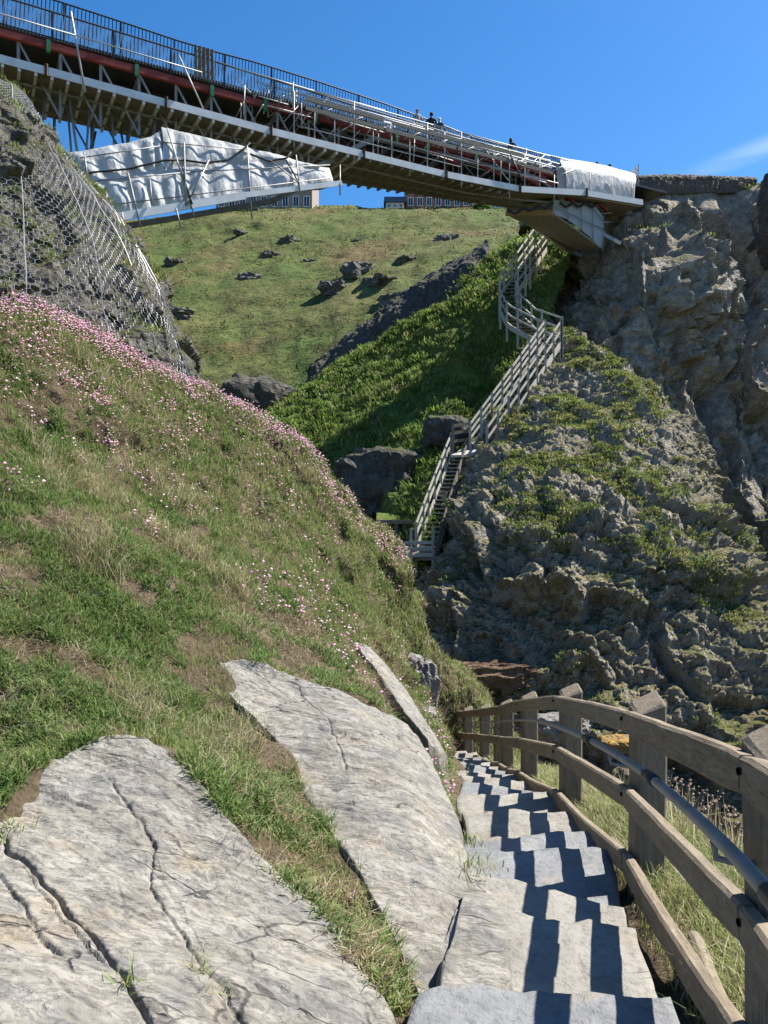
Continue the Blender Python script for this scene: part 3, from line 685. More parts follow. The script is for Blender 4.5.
s2, S2V = slab('rock_slab', [[(424,1004,2.32),(430,1004,2.34),(437,1004,2.36),(443,1004,2.40)],
    [(400,952,2.62),(418,950,2.66),(436,947,2.70),(453,942,2.76)],
    [(360,870,3.12),(395,866,3.18),(432,868,3.28),(463,880,3.35)],
    [(328,824,3.52),(370,813,3.65),(413,808,3.78),(456,830,3.85)],
    [(300,781,3.92),(345,768,4.1),(393,759,4.28),(441,785,4.4)],
    [(274,738,4.35),(320,724,4.55),(370,718,4.8),(420,741,4.95)],
    [(230,693,4.8),(270,692,4.95),(330,692,5.15),(388,713,5.4)],
    [(220,663,5.15),(240,659,5.2),(272,667,5.2),(298,682,5.25)]], 240, 360,
    'long pale slab beside the steps, second slab up from the corner',
    [([(300,700,5.05),(330,730,4.6),(345,770,4.1)], .010, .02), ([(340,745,4.4),(400,742,4.6),(430,760,4.6)], .008, .02), ([(370,850,3.3),(410,838,3.4),(455,850,3.55)], .010, .02)], seed=231)

slab('rock_slab', [[(428,740,5.75),(438,745,5.8),(446,755,5.9)],[(408,716,6.2),(425,723,6.4),(438,742,6.55)],[(392,690,6.7),(410,697,6.9),(422,716,7.0)],[(373,666,7.2),(392,672,7.4),(403,688,7.5)],[(353,643,7.6),(368,647,7.75),(378,662,7.75)]], 90, 220,
    'long narrow pale ledge running up from the far end of the long slab', [], .5, 261, .8)
# ------------------------------------------------------------------ stone steps going down the path, one object each
edges_d = [1.2, 1.78, 2.3, 2.95, 3.42, 4.05, 4.5, 5.15, 5.8, 6.35, 7.05, 7.7, 8.5, 9.2, 10.1, 11.0, 12.0, 13.0, 14.1, 15.2, 16.4]
ORD = ['first','second','third','fourth','fifth','sixth','seventh','eighth','ninth','tenth','eleventh','twelfth','thirteenth','fourteenth','fifteenth','sixteenth',
       'seventeenth','eighteenth','nineteenth','twentieth','twenty-first','twenty-second','twenty-third','twenty-fourth','twenty-fifth','twenty-sixth']
blue = {1, 4, 5, 8, 11, 14, 17}
for i in range(len(edges_d)-1):
    d0, d1 = edges_d[i]-.10, edges_d[i+1]; z = float(pz((edges_d[i]+d1)/2))
    sk0, sk1 = random.uniform(-.02, .02), random.uniform(-.15, .09)
    nu, nv = 30, 16
    G = np.zeros((nv, nu, 3))
    for r in range(nv):
        for c in range(nu):
            u = c/(nu-1); v = r/(nv-1); d = d0+(d1-d0)*v+(sk0*(1-v)+sk1*v)*(u-.5)*2*(1 if d1 < 9 else .5)
            L, R = pl(d)-.03+.03*math.sin(i*2.1+3*v), pr(d)+.02+.03*math.sin(i*1.3+2*v)
            G[r, c] = (L+(R-L)*u, d, z)
    q = G.reshape(-1,3).copy(); w_ = .05*fbm(q, .22, 4, 300+i); G[-1, :, 1] += w_.reshape(nv, nu)[-1]*1.6; G[-2, :, 1] += w_.reshape(nv, nu)[-2]
    G[..., 2] += (.022*fbm(q, .35, 3, 400+i)+.008*fbm(q, .07, 3, 420+i)).reshape(nv, nu)-.015*(np.linspace(0, 1, nv)[:,None])
    G[..., 2] += .02*np.linspace(-1, 1, nu)[None,:]*random.uniform(-1, 1)
    for (o_, z_) in ((.004, .006), (.006, .014), (-.004, .05), (-.004, .09)):
        H, W = G.shape[:2]; Rg = np.pad(G, ((1,1),(1,1),(0,0)), mode='edge'); ct = G.reshape(-1,3).mean(0)
        m = np.ones((H+2, W+2), bool); m[1:-1,1:-1] = False; vv = Rg[m]-ct; vv[:,2] = 0; vv /= np.linalg.norm(vv, axis=1, keepdims=True)
        Rg[m] += vv*o_+np.array([0,0,-z_]); G = Rg
    isb = i in blue; mt = M['step_blue'][i % 2] if isb else M['step_tan'][i % 3]
    o = surf('stone_step', G, mt)
    tag(o, ('bluish slate' if isb else 'pale buff stone')+' step, '+ORD[i]+' down the path from the camera', 'step', 'stone steps of the path')
# flat rock beside the nearest steps
G = loft(PP([[(425,1120,1.75),(462,1120,1.78),(498,1120,1.82)],[(440,1060,2.03),(470,1060,2.06),(500,1060,2.09)],[(442,985,2.36),(474,985,2.41),(506,985,2.44)],[(456,930,2.78),(480,925,2.83),(505,927,2.87)],[(465,892,3.14),(478,889,3.17),(488,892,3.2)]]), 60, 120)
q = G.reshape(-1,3); G[..., 2] += (.035*fbm(q, .35, 4, 501)+.010*fbm(q, .06, 3, 502)+.02).reshape(G.shape[:2])
for k in range(6):
    Rg = np.pad(G, ((1,1),(1,1),(0,0)), mode='edge'); m = np.ones(Rg.shape[:2], bool); m[1:-1,1:-1] = False
    ct = G.reshape(-1,3).mean(0); vv = Rg[m]-ct; vv[:,2] = 0; vv /= np.linalg.norm(vv, axis=1, keepdims=True); Rg[m] += vv*.012+np.array([0,0,-.012-.02*k]); G = Rg
tag(surf('bedrock', G, M['slab']), 'worn flat rock between the long slab and the nearest steps', 'rock')

# ------------------------------------------------------------------ timber fence with a metal handrail
fx = lambda d: float(pr(d))+.10
posts = [(0.15, None), (1.92, 786), (3.8, 646), (5.7, 570), (7.6, 529), (9.5, 507), (10.2, 499), (11.6, 484), (13.2, 468.5), (15., 448), (16.7, 434.5)]
PX = []
for d, px in posts:
    x = fx(d) if px is None else (px-384)/F*d
    PX.append((x, d))
fence = empty('post_and_rail_fence', (PX[3][0], PX[3][1], float(pz(5.7))), 'weathered timber post and rail fence with metal handrail beside the stone steps', 'fence')
def warp_me(me, amp, seed):
    n = len(me.vertices); co = np.empty(n*3, dtype=np.float32); me.vertices.foreach_get('co', co); co = co.reshape(-1,3)
    co += np.stack([amp*fbm(co+seed*3.1+7*k, .35, 3, seed+k) for k in range(3)], 1).astype(np.float32); me.vertices.foreach_set('co', co.ravel()); me.update()
def beam(name, a, b, w, h, mat, parent, seed=0, roll=0., sag=0., nseg=18, bev=.010, label=None):
    a = Vector([float(c) for c in a]); b = Vector([float(c) for c in b]); L = (b-a).length; dx = (b-a).normalized()
    sy = Vector((0,0,1)).cross(dx); sy = sy.normalized() if sy.length > 1e-3 else Vector((0,1,0)); sz = dx.cross(sy)
    v = []; f = []; prof = [(-w/2+bev,-h/2),(w/2-bev,-h/2),(w/2,-h/2+bev),(w/2,h/2-bev),(w/2-bev,h/2),(-w/2+bev,h/2),(-w/2,h/2-bev),(-w/2,-h/2+bev)]
    for i in range(nseg+1):
        t = i/nseg; k = 1. if 0 < i < nseg else .9
        for y, z in prof: v.append((t*L, y*k, z*k+sag*math.sin(math.pi*t)))
    for i in range(nseg):
        for k in range(8): f.append((i*8+k, i*8+(k+1) % 8, (i+1)*8+(k+1) % 8, (i+1)*8+k))
    f.append(tuple(range(7,-1,-1))); f.append(tuple(nseg*8+k for k in range(8)))
    me = bpy.data.meshes.new(name); me.from_pydata(v, [], f); warp_me(me, .006, seed)
    me.materials.append(mat); o = bpy.data.objects.new(name, me); COL.objects.link(o)
    R = Matrix((dx, sy, sz)).transposed() @ Matrix.Rotation(roll, 3, 'X')
    off = Vector(parent.location) if parent else Vector((0,0,0)); o.parent = parent
    o.location = a-off; o.rotation_euler = R.to_euler()
    if label: o['label'] = label
    return o
def fpost(x, d, hgt, seed, wd=.145):
    z0 = min(float(pz(d)), float(snap(np.array([x+.05]), np.array([d]))[0]))-.35; zt = float(pz(d))+hgt
    n = 10; v = []; f = []; b = .012; w = wd/2
    prof = [(-w+b,-w),(w-b,-w),(w,-w+b),(w,w-b),(w-b,w),(-w+b,w),(-w,w-b),(-w,-w+b)]
    for i in range(n+1):
        t = i/n
        for px_, py_ in prof:
            top = .03*(px_/w)*.9+.015*(py_/w) if i == n else 0.
            v.append((z0+(zt-z0)*t+top-z0, px_, py_))       # local X runs up the post
    for i in range(n):
        for k in range(8): f.append((i*8+k, i*8+(k+1) % 8, (i+1)*8+(k+1) % 8, (i+1)*8+k))
    f.append(tuple(range(7,-1,-1)))
    # chamfered cap
    base = len(v); c = []
    for px_, py_ in prof: v.append((v[n*8+len(c)][0]+.012, px_*.82, py_*.82)); c.append(0)
    for k in range(8): f.append((n*8+k, n*8+(k+1) % 8, base+(k+1) % 8, base+k))
    f.append(tuple(base+k for k in range(8)))
    me = bpy.data.meshes.new('post'); me.from_pydata(v, [], f); warp_me(me, .007, seed); me.materials.append(M['wood'])
    o = bpy.data.objects.new('post', me); COL.objects.link(o); o.parent = fence
    tl = random.uniform(-.02, .02)
    R = Matrix(((0,1,0),(0,0,1),(1,0,0))) ; R = Matrix.Rotation(tl, 3, 'Y') @ R
    o.location = Vector((x, d, z0))-Vector(fence.location); o.rotation_euler = R.to_euler()
    bm = bmesh.new(); bm.from_mesh(me); bmesh.ops.recalc_face_normals(bm, faces=bm.faces[:]); bm.to_mesh(me); bm.free()
    return o
for i, (x, d) in enumerate(PX):
    fpost(x, d, .83 if i != 6 else .76, 600+i, .145 if i < 9 else .15)
offx = -.105
for i in range(len(PX)-1):
    (x0, d0), (x1, d1) = PX[i], PX[i+1]
    if i == 5: continue
    if i == 6: (x0, d0) = PX[5]
    za, zb = float(pz(d0)), float(pz(d1))
    for j, (hh, thick) in enumerate(((.755, .106), (.385, .106), (.06, .106))):
        a = (x0+offx, d0-.02, za+hh); b = (x1+offx, d1-.03, zb+hh)
        beam('rail', a, b, .05, thick, M['wood'], fence, 620+i*3+j, random.uniform(-.05, .05), -.018 if j == 2 else 0.)
    if d0 < 8:
        for hh in (.755, .385):
            for (x, d, zz) in ((x0, d0, za), (x1, d1, zb)):
                m = MB(); m.tube([(x+offx-.034, d-.04, zz+hh+.015), (x+offx-.020, d-.04, zz+hh+.015)], .010, 8); m.build('bolt', M['bolt'], fence)
beam('rail', (PX[1][0]-.16, 1.75, float(pz(1.75))+.03), (PX[2][0]-.19, 2.75, float(pz(2.75))+.02), .045, .10, M['wood'], fence, 690, .1, label='short loose offcut of rail lying against the bottom rail')
hp = [(x+offx-.075, d, float(pz(d))+.60) for x, d in PX]
hp = [tuple(q) for q in hermite(np.array(hp), np.array([q[1] for q in hp]), np.linspace(.15, 16.7, 90))]
hr = MB(); hr.tube(hp[:32], .0175, 10); ho = hr.build('handrail', M['iron'], fence, True)
m = MB(); m.tube(hp[31:], .010, 8); m.build('handrail', M['iron'], fence, True)['label'] = 'thinner far length of metal handrail'
for i, (x, d) in enumerate(PX[:8]):
    z = float(pz(d))+.60
    m = MB(); m.tube([(x+offx-.075, d, z-.02), (x+offx-.07, d, z-.06), (x+offx-.01, d, z-.075), (x-.06, d, z-.075)], .009, 8); m.build('bracket', M['iron'], fence, True)
for q in (14, 6, 22):
    m = MB(); m.tube([hp[q], hp[q+1]], .0225, 12); m.build('rail_joint', M['dark_steel'], fence, True)
# ------------------------------------------------------------------ wooden stairs climbing the ravine
def run(poly, n):
    t = np.concatenate([[0], np.cumsum(np.linalg.norm(np.diff(poly, axis=0), axis=1))]); return hermite(poly, t, np.linspace(0, t[-1], n))
def run_lin(poly, n):
    t = np.concatenate([[0], np.cumsum(np.linalg.norm(np.diff(poly, axis=0), axis=1))]); ts = np.linspace(0, t[-1], n); return np.stack([np.interp(ts, t, poly[:,k]) for k in range(3)], 1)
def stairs(name, label, Lp, Rp, n, npost, mat, hr=.95, rails=(.35,.65,.95), cat='stairs', drop=1.0, right=None, rmat=None, tmat=None):
    Lp = np.array([P(*q) for q in Lp]); Rp = np.array([P(*q) for q in Rp]); fnr = run if len(Lp) < 4 else run_lin; L = fnr(Lp, n+1); R = fnr(Rp, n+1)
    root = empty(name, L[0], label, cat)
    for i in range(n):
        a, b = L[i], R[i]; c, d = L[i+1], R[i+1]; z = (a[2]+b[2])/2; m = MB()
        back = .8
        q = [a, b, b+(d-b)*back, a+(c-a)*back]; lo = [(p[0], p[1], z-.05) for p in q]; hi = [(p[0], p[1], z) for p in q]
        m.hexa(lo+hi); m.build('tread', tmat or mat, root)
    for S, rl, mt in ((L, rails, mat), (R, right or rails, rmat or mat)):
        m = MB()
        for i in range(n): m.bar(S[i]-[0,0,.12], S[i+1]-[0,0,.12], .06, .24)
        m.build('stringer', mt, root)
        PT = S[np.linspace(0, n, npost).round().astype(int)]
        for p in PT:
            m = MB(); m.bar(p-[0,0,drop], p+[0,0,max(rl)+.08], .10, .10); m.build('post', mt, root)
        for h in rl:
            m = MB(); st = max(1, n//(npost-1)//2)
            idx = list(range(0, n, st))+[n]
            for i, j in zip(idx[:-1], idx[1:]): m.bar(S[i]+[0,0,h], S[j]+[0,0,h], .045, .09)
            m.build('rail', mt, root)
    return root
stairs('wooden_stairs', 'lower straight flight of wooden stairs above the small timber shelter', [(416,549,27.9),(434,500,29.9),(451,456,32.1)], [(438,553,27.7),(452,503,29.7),(467,456,32.)], 22, 7, M['wood_pale'], rails=(.5,.9), right=(.3,.5), rmat=M['wood_dark'])  # left rails paler, right rails darker: lit and shaded sides painted in
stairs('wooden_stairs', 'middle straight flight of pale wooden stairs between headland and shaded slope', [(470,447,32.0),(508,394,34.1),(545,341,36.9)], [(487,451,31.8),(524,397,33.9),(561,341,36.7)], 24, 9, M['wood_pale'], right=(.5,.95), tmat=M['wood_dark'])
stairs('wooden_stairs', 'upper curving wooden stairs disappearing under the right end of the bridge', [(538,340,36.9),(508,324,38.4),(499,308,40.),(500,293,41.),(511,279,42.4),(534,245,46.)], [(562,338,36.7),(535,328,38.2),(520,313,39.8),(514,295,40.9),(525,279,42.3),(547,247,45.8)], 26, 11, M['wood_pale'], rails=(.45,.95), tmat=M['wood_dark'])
# landing at the head of the lower flight
ld = empty('timber_landing', P(468,450,31.6), 'small dark timber landing joining the lower and middle stair flights', 'landing')
m = MB(); a, b, c, d = P(451,455,31.5), P(468,455,31.4), P(488,448,31.9), P(470,444,32.6); m.hexa([tuple(q-[0,0,.1]) for q in (a,b,c,d)]+[tuple(q) for q in (a,b,c,d)]); m.build('deck', M['wood_pale'], ld)
for h in (.35, .7, 1.0):
    m = MB(); m.bar(P(453,450,32)+[0,0,h], P(470,447,32.4)+[0,0,h], .05, .13); m.build('rail', M['wood'], ld)
for q in ((453,450,32), (470,447,32.4)):
    m = MB(); p = P(*q); m.bar(p-[0,0,1.2], p+[0,0,1.1], .1, .1); m.build('post', M['wood'], ld)
# landing fence at the foot
lf = empty('landing_fence', P(415,556,27.3), 'low timber fence round the landing at the foot of the lower stairs', 'fence')
fp = [P(394,558,27.6), P(411,557,27.2), P(433,557,27.)]
for p in fp:
    m = MB(); m.bar(p-[0,0,.4], p+[0,0,1.02 if p is not fp[0] else .6], .10, .10); m.build('post', M['wood_pale'], lf)
for h in (.08, .30, .52):
    for a, b in zip(fp[:-1], fp[1:]):
        m = MB(); m.bar(a+[0,-.07,h-.02], b+[0,-.07,h], .05, .12); m.build('rail', M['wood_pale'], lf)
m = MB(); a, b = P(394,557,27.5), P(436,557,26.9); c, d = P(436,545,28.4), P(396,545,29.); m.hexa([tuple(q-[0,0,.12]) for q in (a,b,c,d)]+[tuple(q) for q in (a,b,c,d)]); m.build('deck', M['wood_dark'], lf)
# timber shelter with a turf roof
sh = empty('timber_shelter', P(396,552,29.4), 'small dark timber shelter under a turf bank beside the lower stairs', 'shelter')
y0, y1 = 29.4, 31.; xl, xr = P(379,0,29.4)[0], P(414,0,29.4)[0]; zb, zt = P(0,553,29.4)[2], P(0,524,29.4)[2]
m = MB(); m.box((xl, y1-.1, zb-.5), (xr, y1, zt)); m.build('back_wall', M['wood_dark'], sh)
m = MB(); m.box((xl, y0+.1, zb-.5), (xl+.08, y1-.1, zt)); m.build('side_wall', M['wood_dark'], sh)
for x in (xl+.15, xl+.66, xl+.98, xr-.1):
    m = MB(); m.box((x-.06, y0-.02, zb-.6), (x+.06, y0+.1, zt)); m.build('post', M['wood_dark'], sh)
m = MB(); m.box((xl-.1, y0-.08, zt), (xr+.08, y0+.12, zt+.16)); m.build('lintel', M['wood'], sh)
m = MB(); m.hexa([(xl-.1,y0+.12,zt),(xr+.08,y0+.12,zt),(xr+.08,y1+.3,zt+.5),(xl-.1,y1+.3,zt+.5),(xl-.1,y0+.12,zt+.10),(xr+.08,y0+.12,zt+.10),(xr+.08,y1+.3,zt+.62),(xl-.1,y1+.3,zt+.62)]); m.build('roof', M['ravine'], sh)
rock('boulder', P(391,548,28.3), (.42,.3,.22), 'pale rock in front of the timber shelter doorway', 'boulder', .3, 61, 4, .2)
rock('turf_bank', P(402,505,31.6)+np.array([0,.3,-.45]), (1.05,1.3,.95), 'sunlit grassy bank above the timber shelter roof', 'ravine', .2, 62, 5, .12, (-.25,0), None, 'grass bank')
# ------------------------------------------------------------------ the footbridge: a vertical near plane, s metres along it, w metres behind it
TH = math.atan(769./1466.); U = np.array([math.cos(TH), math.sin(TH), 0]); NB = np.array([-math.sin(TH), math.cos(TH), 0]); B0 = np.array([14.03, 43., 0])
def B(s, w, z): return B0+U*s+NB*w+np.array([0,0,z])
def q(px, py, w=0.):            # picture position -> point on the plane w metres behind the near face
    r = np.array([(px-384)/F, 1., (512-py)/F]); o = B0+NB*w; k = (o@NB)/(r@NB); return r*k
def sz(px, py, w=0.):
    p = q(px, py, w); return float((p-B0)@U), float(p[2])
S0 = -52.
root = empty('footbridge', B(-20, 1.5, 16.5), 'long steel footbridge with red chord spanning high across the ravine', 'bridge')
CHS = [(-60, 17.7), (-32, 17.62), (-22, 17.45), (-16, 17.5), (-8, 17.65), (0.6, 17.75)]
def zc(s): return float(np.interp(s, [a for a,_ in CHS], [b for _,b in CHS]))
def zd(s): return float(np.interp(s, [-60, -9, -4, -1.5, 4], [18.0, 18.0, 18.0, 18.4, 18.5]))
def zlow(s): return float(np.interp(s, [-60, -28, -22.5, -19, -17, -6.2, -5.8, -2.4, .5], [7., 11.6, 13.5, 14.8, 17.0, 17.0, 16.2, 14.9, 14.2]))
def chord(name, w, fz, wd, hh, mat, s0=S0, s1=-.1, n=26):
    m = MB(); ss = np.linspace(s0, s1, n)
    for a, b in zip(ss[:-1], ss[1:]): m.bar(B(a, w, fz(a)), B(b, w, fz(b)), wd, hh)
    return m.build(name, mat, root)
W = 3.0
chord('top_chord', 0, zc, .16, .26, M['red']); chord('top_chord', W, zc, .16, .26, M['red'])
chord('bottom_chord', .12, lambda s: zlow(s)+.3, .16, .22, M['steel'], -50, -.4); chord('bottom_chord', W-.1, lambda s: zlow(s)+.3, .16, .22, M['steel'], -50, -.4)
m = MB(); ss = np.linspace(S0, 2.6, 30)
for a, b in zip(ss[:-1], ss[1:]): m.hexa([B(a,.1,zd(a)-.12),B(b,.1,zd(b)-.12),B(b,W-.1,zd(b)-.12),B(a,W-.1,zd(a)-.12),B(a,.1,zd(a)),B(b,.1,zd(b)),B(b,W-.1,zd(b)),B(a,W-.1,zd(a))])
m.build('deck', M['dark_steel'], root)
ss = np.arange(-50, -1.4, 1.45)
for a, b in zip(ss[:-1], ss[1:]):
    for w in (.10, W-.1):
        lo = lambda s: max(zlow(s)+.3, 15.0 if s > -30 else 14.0)
        m = MB(); m.bar(B(a, w, lo(a)), B(a, w, zc(a)-.1), .09, .09); m.build('truss_post', M['steel'] if a > -45 else M['red'], root)
        m = MB(); m.bar(B(a, w, zc(a)-.12), B(b, w, lo(b)), .07, .07); m.build('truss_brace', M['steel'], root)
for s in np.arange(-50, -1, 2.9):
    m = MB(); m.bar(B(s, .1, zc(s)-.2), B(s, W-.1, zc(s)-.2), .12, .16); m.build('cross_beam', M['steel'], root)
for sa, sb in zip(np.arange(-14, -3, 2.4), np.arange(-11.6, 0, 2.4)):
    m = MB(); m.bar(B(sa, .05, zc(sa)-.12), B(sb, .05, max(zlow(sb), 16.5)), .14, .16); m.build('red_brace', M['red'], root)
# railings: top rail and posts are parts, the many thin balusters one part each side
def railing(w, zt, s0, s1, lean, mat, step=.14, post=2.2, bmat=None):
    bmat = bmat or mat
    m = MB(); g = np.linspace(s0, s1, 30)
    m.tube([B(a, w-lean, zt(a)) for a in g], .035, 6); m.build('top_rail', mat, root)
    m = MB(); m.tube([B(a, w, zc(a)+.32) for a in g], .03, 6); m.build('bottom_rail', mat, root)
    for s in np.arange(s0, s1, post):
        m = MB(); m.bar(B(s, w, zc(s)+.1), B(s, w-lean, zt(s)), .06, .10); m.build('railing_post', mat, root)
    m = MB()
    for s in np.arange(s0, s1, step): m.bar(B(s, w, zc(s)+.28), B(s+.12, w-lean, zt(s)), .03, .03)
    m.build('balusters', bmat, root)['kind'] = 'stuff'
railing(-.02, lambda s: float(np.interp(s, [-60, -31.7, -24.4, -18, -8.5, -5], [19.0, 18.88, 18.67, 18.42, 18.2, 18.25])), S0, -4.6, .10, M['dark_steel'], .12, 2.2, M['bal'])
fr = [sz(x_, y_, 2.0) for x_, y_ in ((-180,-62), (55,0), (128,24), (200,48), (246,59.5), (310,79), (380,102), (432,121), (480,140), (560,158), (640,177))]
railing(2.0, lambda s: float(np.interp(s, [a_ for a_, _ in fr], [b_ for _, b_ in fr])), S0+5, fr[-1][0], 0., M['dark_steel'], .15)
m = MB()                         # debris mesh on the inside of the near railing, along the middle of the span
for a in np.arange(-22, -3.2, .12):
    m.bar(B(a, .06, zc(a)+.3), B(a+.35, .0, zc(a)+.98), .02, .02); m.bar(B(a+.35, .07, zc(a)+.3), B(a, .01, zc(a)+.98), .02, .02)
m.build('mesh_infill', M['net'], root)['kind'] = 'stuff'

# ---- scaffold hung round the bridge
sc_root = empty('scaffolding', B(-20, 0, 16.), 'pale tube and board scaffolding hung beneath and along the footbridge', 'scaffolding')
def zs(s): return float(np.interp(s, [-60, -31.7, -21, -9.6, -5, 0.3], [16.75, 16.33, 16.05, 16.0, 16.75, 17.1]))
def zf(s): return float(np.interp(s, [-60, -31.7, -17.5, -8, .3], [16.85, 16.45, 16.3, 16.95, 17.2]))
def tube(a, b, r=.026, mat='alloy', name='tube'):
    m = MB(); m.tube([a, b], r, 6); return m.build(name, M[mat], sc_root, True)
bays = np.arange(-52, .2, 4.35)
bays = np.append(bays[:-1], .02)
for a, b in zip(bays[:-1], bays[1:]):
    m = MB(); m.bar(B(a+.06, -.62, zs(a)), B(b-.06, -.62, zs(b)), .05, .30); m.build('edge_board', M['white'], sc_root)
    m = MB(); m.hexa([B(a,-.58,zs(a)-.14),B(b,-.58,zs(b)-.14),B(b,W,zf(b)-.14),B(a,W,zf(a)-.14),B(a,-.58,zs(a)-.09),B(b,-.58,zs(b)-.09),B(b,W,zf(b)-.09),B(a,W,zf(a)-.09)])
    m.build('deck_boards', M['board'], sc_root)
    m = MB(); m.bar(B(a, -.68, zs(a)-.22), B(a, -.68, zs(a)+.22), .10, .12); m.build('clamp', M['bolt'], sc_root)
for k, s in enumerate(np.arange(-51.5, -9, .55)):
    m = MB(); m.bar(B(s, -.6, zs(s)-.21), B(s, W, zf(s)-.21), .10, .12); m.build('bearer', M['rib'] if s < -17 else M['board'], sc_root)
for k, w in enumerate((.2, 1.2, 2.2)):
    m = MB(); g = np.linspace(-51, -4, 14)
    for a, b in zip(g[:-1], g[1:]): m.bar(B(a, w, zs(a)+(zf(a)-zs(a))*w/W-.30), B(b, w, zs(b)+(zf(b)-zs(b))*w/W-.30), .07, .08)
    m.build('runner', M['steel'], sc_root)
# hangers and legs below the left end
for k, s in enumerate(np.arange(-36, -24, 1.1)):
    tube(B(s, .3+.9*(k % 3), zs(s)-.2), B(s+.5*(-1)**k, .3+.9*(k % 3), zlow(s)+1.2-.6*(k % 2)), .05, 'steel', 'hanger')
    if k % 2: tube(B(s+.2, 2.8, zs(s)-.2), B(s-.5, 2.2, zlow(s)+.9), .05, 'steel', 'hanger')
def zt_(s): return min(zs(s), 16.06) if s > -22 else zs(s)
# guard tubes, planks and loose bracing along the near side
for k in range(110):
    s_ = random.uniform(-23, -7.6); z_ = zt_(s_)+random.uniform(.8, 1.85); w_ = random.uniform(-.6, .9)
    ty = k % 4
    if ty == 0: tube(B(s_, w_, z_), B(s_+random.uniform(1.2, 3.2), w_, z_+random.uniform(-.08, .08)), .024)
    elif ty == 1: tube(B(s_, w_, z_-.6), B(s_+random.uniform(-.1, .1), w_, z_+random.uniform(.3, .8)), .024)
    elif ty == 2: tube(B(s_, w_, z_-.4), B(s_+random.choice([-1, 1])*random.uniform(.7, 1.4), w_, z_+.5), .022, 'steel')
    else: tube(B(s_, -.6, z_), B(s_+.1, 1.2, z_+.02), .024)
for s0_, s1_, dz_ in ((-20, -16.2, 1.62), (-16.1, -12.3, 1.60), (-12.2, -8.4, 1.62), (-8.3, -6.4, 1.58), (-20, -16.2, 2.02), (-15.8, -12, 2.0), (-12, -8.3, 2.04)):
    m = MB(); m.bar(B(s0_, -.66, zt_(s0_)+dz_-.25), B(s1_, -.66, zt_(s1_)+dz_-.25), .035, .16); m.build('toe_board', M['board'], sc_root)
# guard tubes along the near side
for s0, s1, dz, w in ((-34, -24.5, 1.55, -.75), (-20.5, -6.5, 2.22, -.55), (-20.5, -6.5, 1.98, -.55), (-20, -6.2, 1.7, -.6), (-19, -8.5, 1.45, -.62), (-23, -16, 2.35, -.4), (-17, -6, .9, -.6), (-12.5, -6.3, 2.1, -.35), (-17.5, -10, 2.1, -.2), (-20, -12, .55, -.6)):
    tube(B(s0, w, zt_(s0)+dz), B((s0+s1)/2, w, zt_((s0+s1)/2)+dz)); tube(B((s0+s1)/2, w, zt_((s0+s1)/2)+dz), B(s1, w, zt_(s1)+dz))
for k, s in enumerate(np.arange(-20.5, -5.5, .95)):
    tube(B(s, -.58, zs(s)-.1-.35*(k % 3 == 0)), B(s, -.58, zt_(s)+random.choice([1.3, 2.0, 2.25])))
for k, s in enumerate(np.arange(-20, -6, 1.5)):
    tube(B(s, -.56, zt_(s)+1.0+.4*(k % 2)), B(s+random.uniform(.8, 1.4), -.5, zt_(s)+2.15))
    tube(B(s+.5, -.4, zt_(s)+1.3), B(s+1.7, -.4, zt_(s)+1.95))
for s in np.arange(-21, -6, 1.05):
    tube(B(s, -.6, zt_(s)+1.7+.3*math.sin(s*3)), B(s, .9, zt_(s)+1.75+.3*math.sin(s*3)))
for k, s in enumerate(np.arange(-19.5, -6, 1.3)):
    tube(B(s, .5, zs(s)), B(s+1.2, .5, zs(s)+1.3), .024, 'steel'); tube(B(s, 1.6, zs(s)+.1), B(s-1.0, 1.6, zs(s)+1.35), .024, 'alloy'); tube(B(s, 2.3, zs(s)+.5), B(s+1.3, 2.3, zs(s)+.7), .024, 'alloy')
a, b = sz(69, 22), sz(83, 101); tube(B(a[0], -.7, a[1]), B(b[0], -.7, b[1]), .035)
a, b = sz(176, 62), sz(200, 114); tube(B(a[0], -.5, a[1]), B(b[0], -.5, b[1]), .03)
a, b = sz(502, 160), sz(514, 187); tube(B(a[0], -.7, a[1]), B(b[0], -.7, b[1]), .04, 'dark_steel')
a, b = sz(476, 150), sz(500, 186); tube(B(a[0]+.3, -.3, a[1]), B(b[0], -.7, b[1]), .03)
for px in (48, 136, 211, 264, 314, 395, 426, 474):
    s, z = sz(px, 0); zz = zc(s)
    m = MB(); m.box((-.07,-.07,-.32), (.07,.07,.12)); o = m.build('green_clamp', M['green_strap'], sc_root, False)
    o.location = Vector(tuple(B(s, -.14, zz)))-Vector(sc_root.location); o.rotation_euler.z = TH
# pallet standing upright against the railing
m = MB(); s, z = sz(203, 70)
for k in range(5): m.bar(B(s-.34+.17*k, -.2, zc(s)+.35), B(s-.34+.17*k, -.12, zc(s)+1.62), .13, .03)
m.bar(B(s-.4, -.17, zc(s)+.6), B(s+.4, -.17, zc(s)+.6), .04, .1); m.bar(B(s-.4, -.12, zc(s)+1.4), B(s+.4, -.12, zc(s)+1.4), .04, .1)
tag(m.build('hoarding_panel', M['wood_dark']), 'grey boarded panel standing upright at the bridge railing', 'panel')

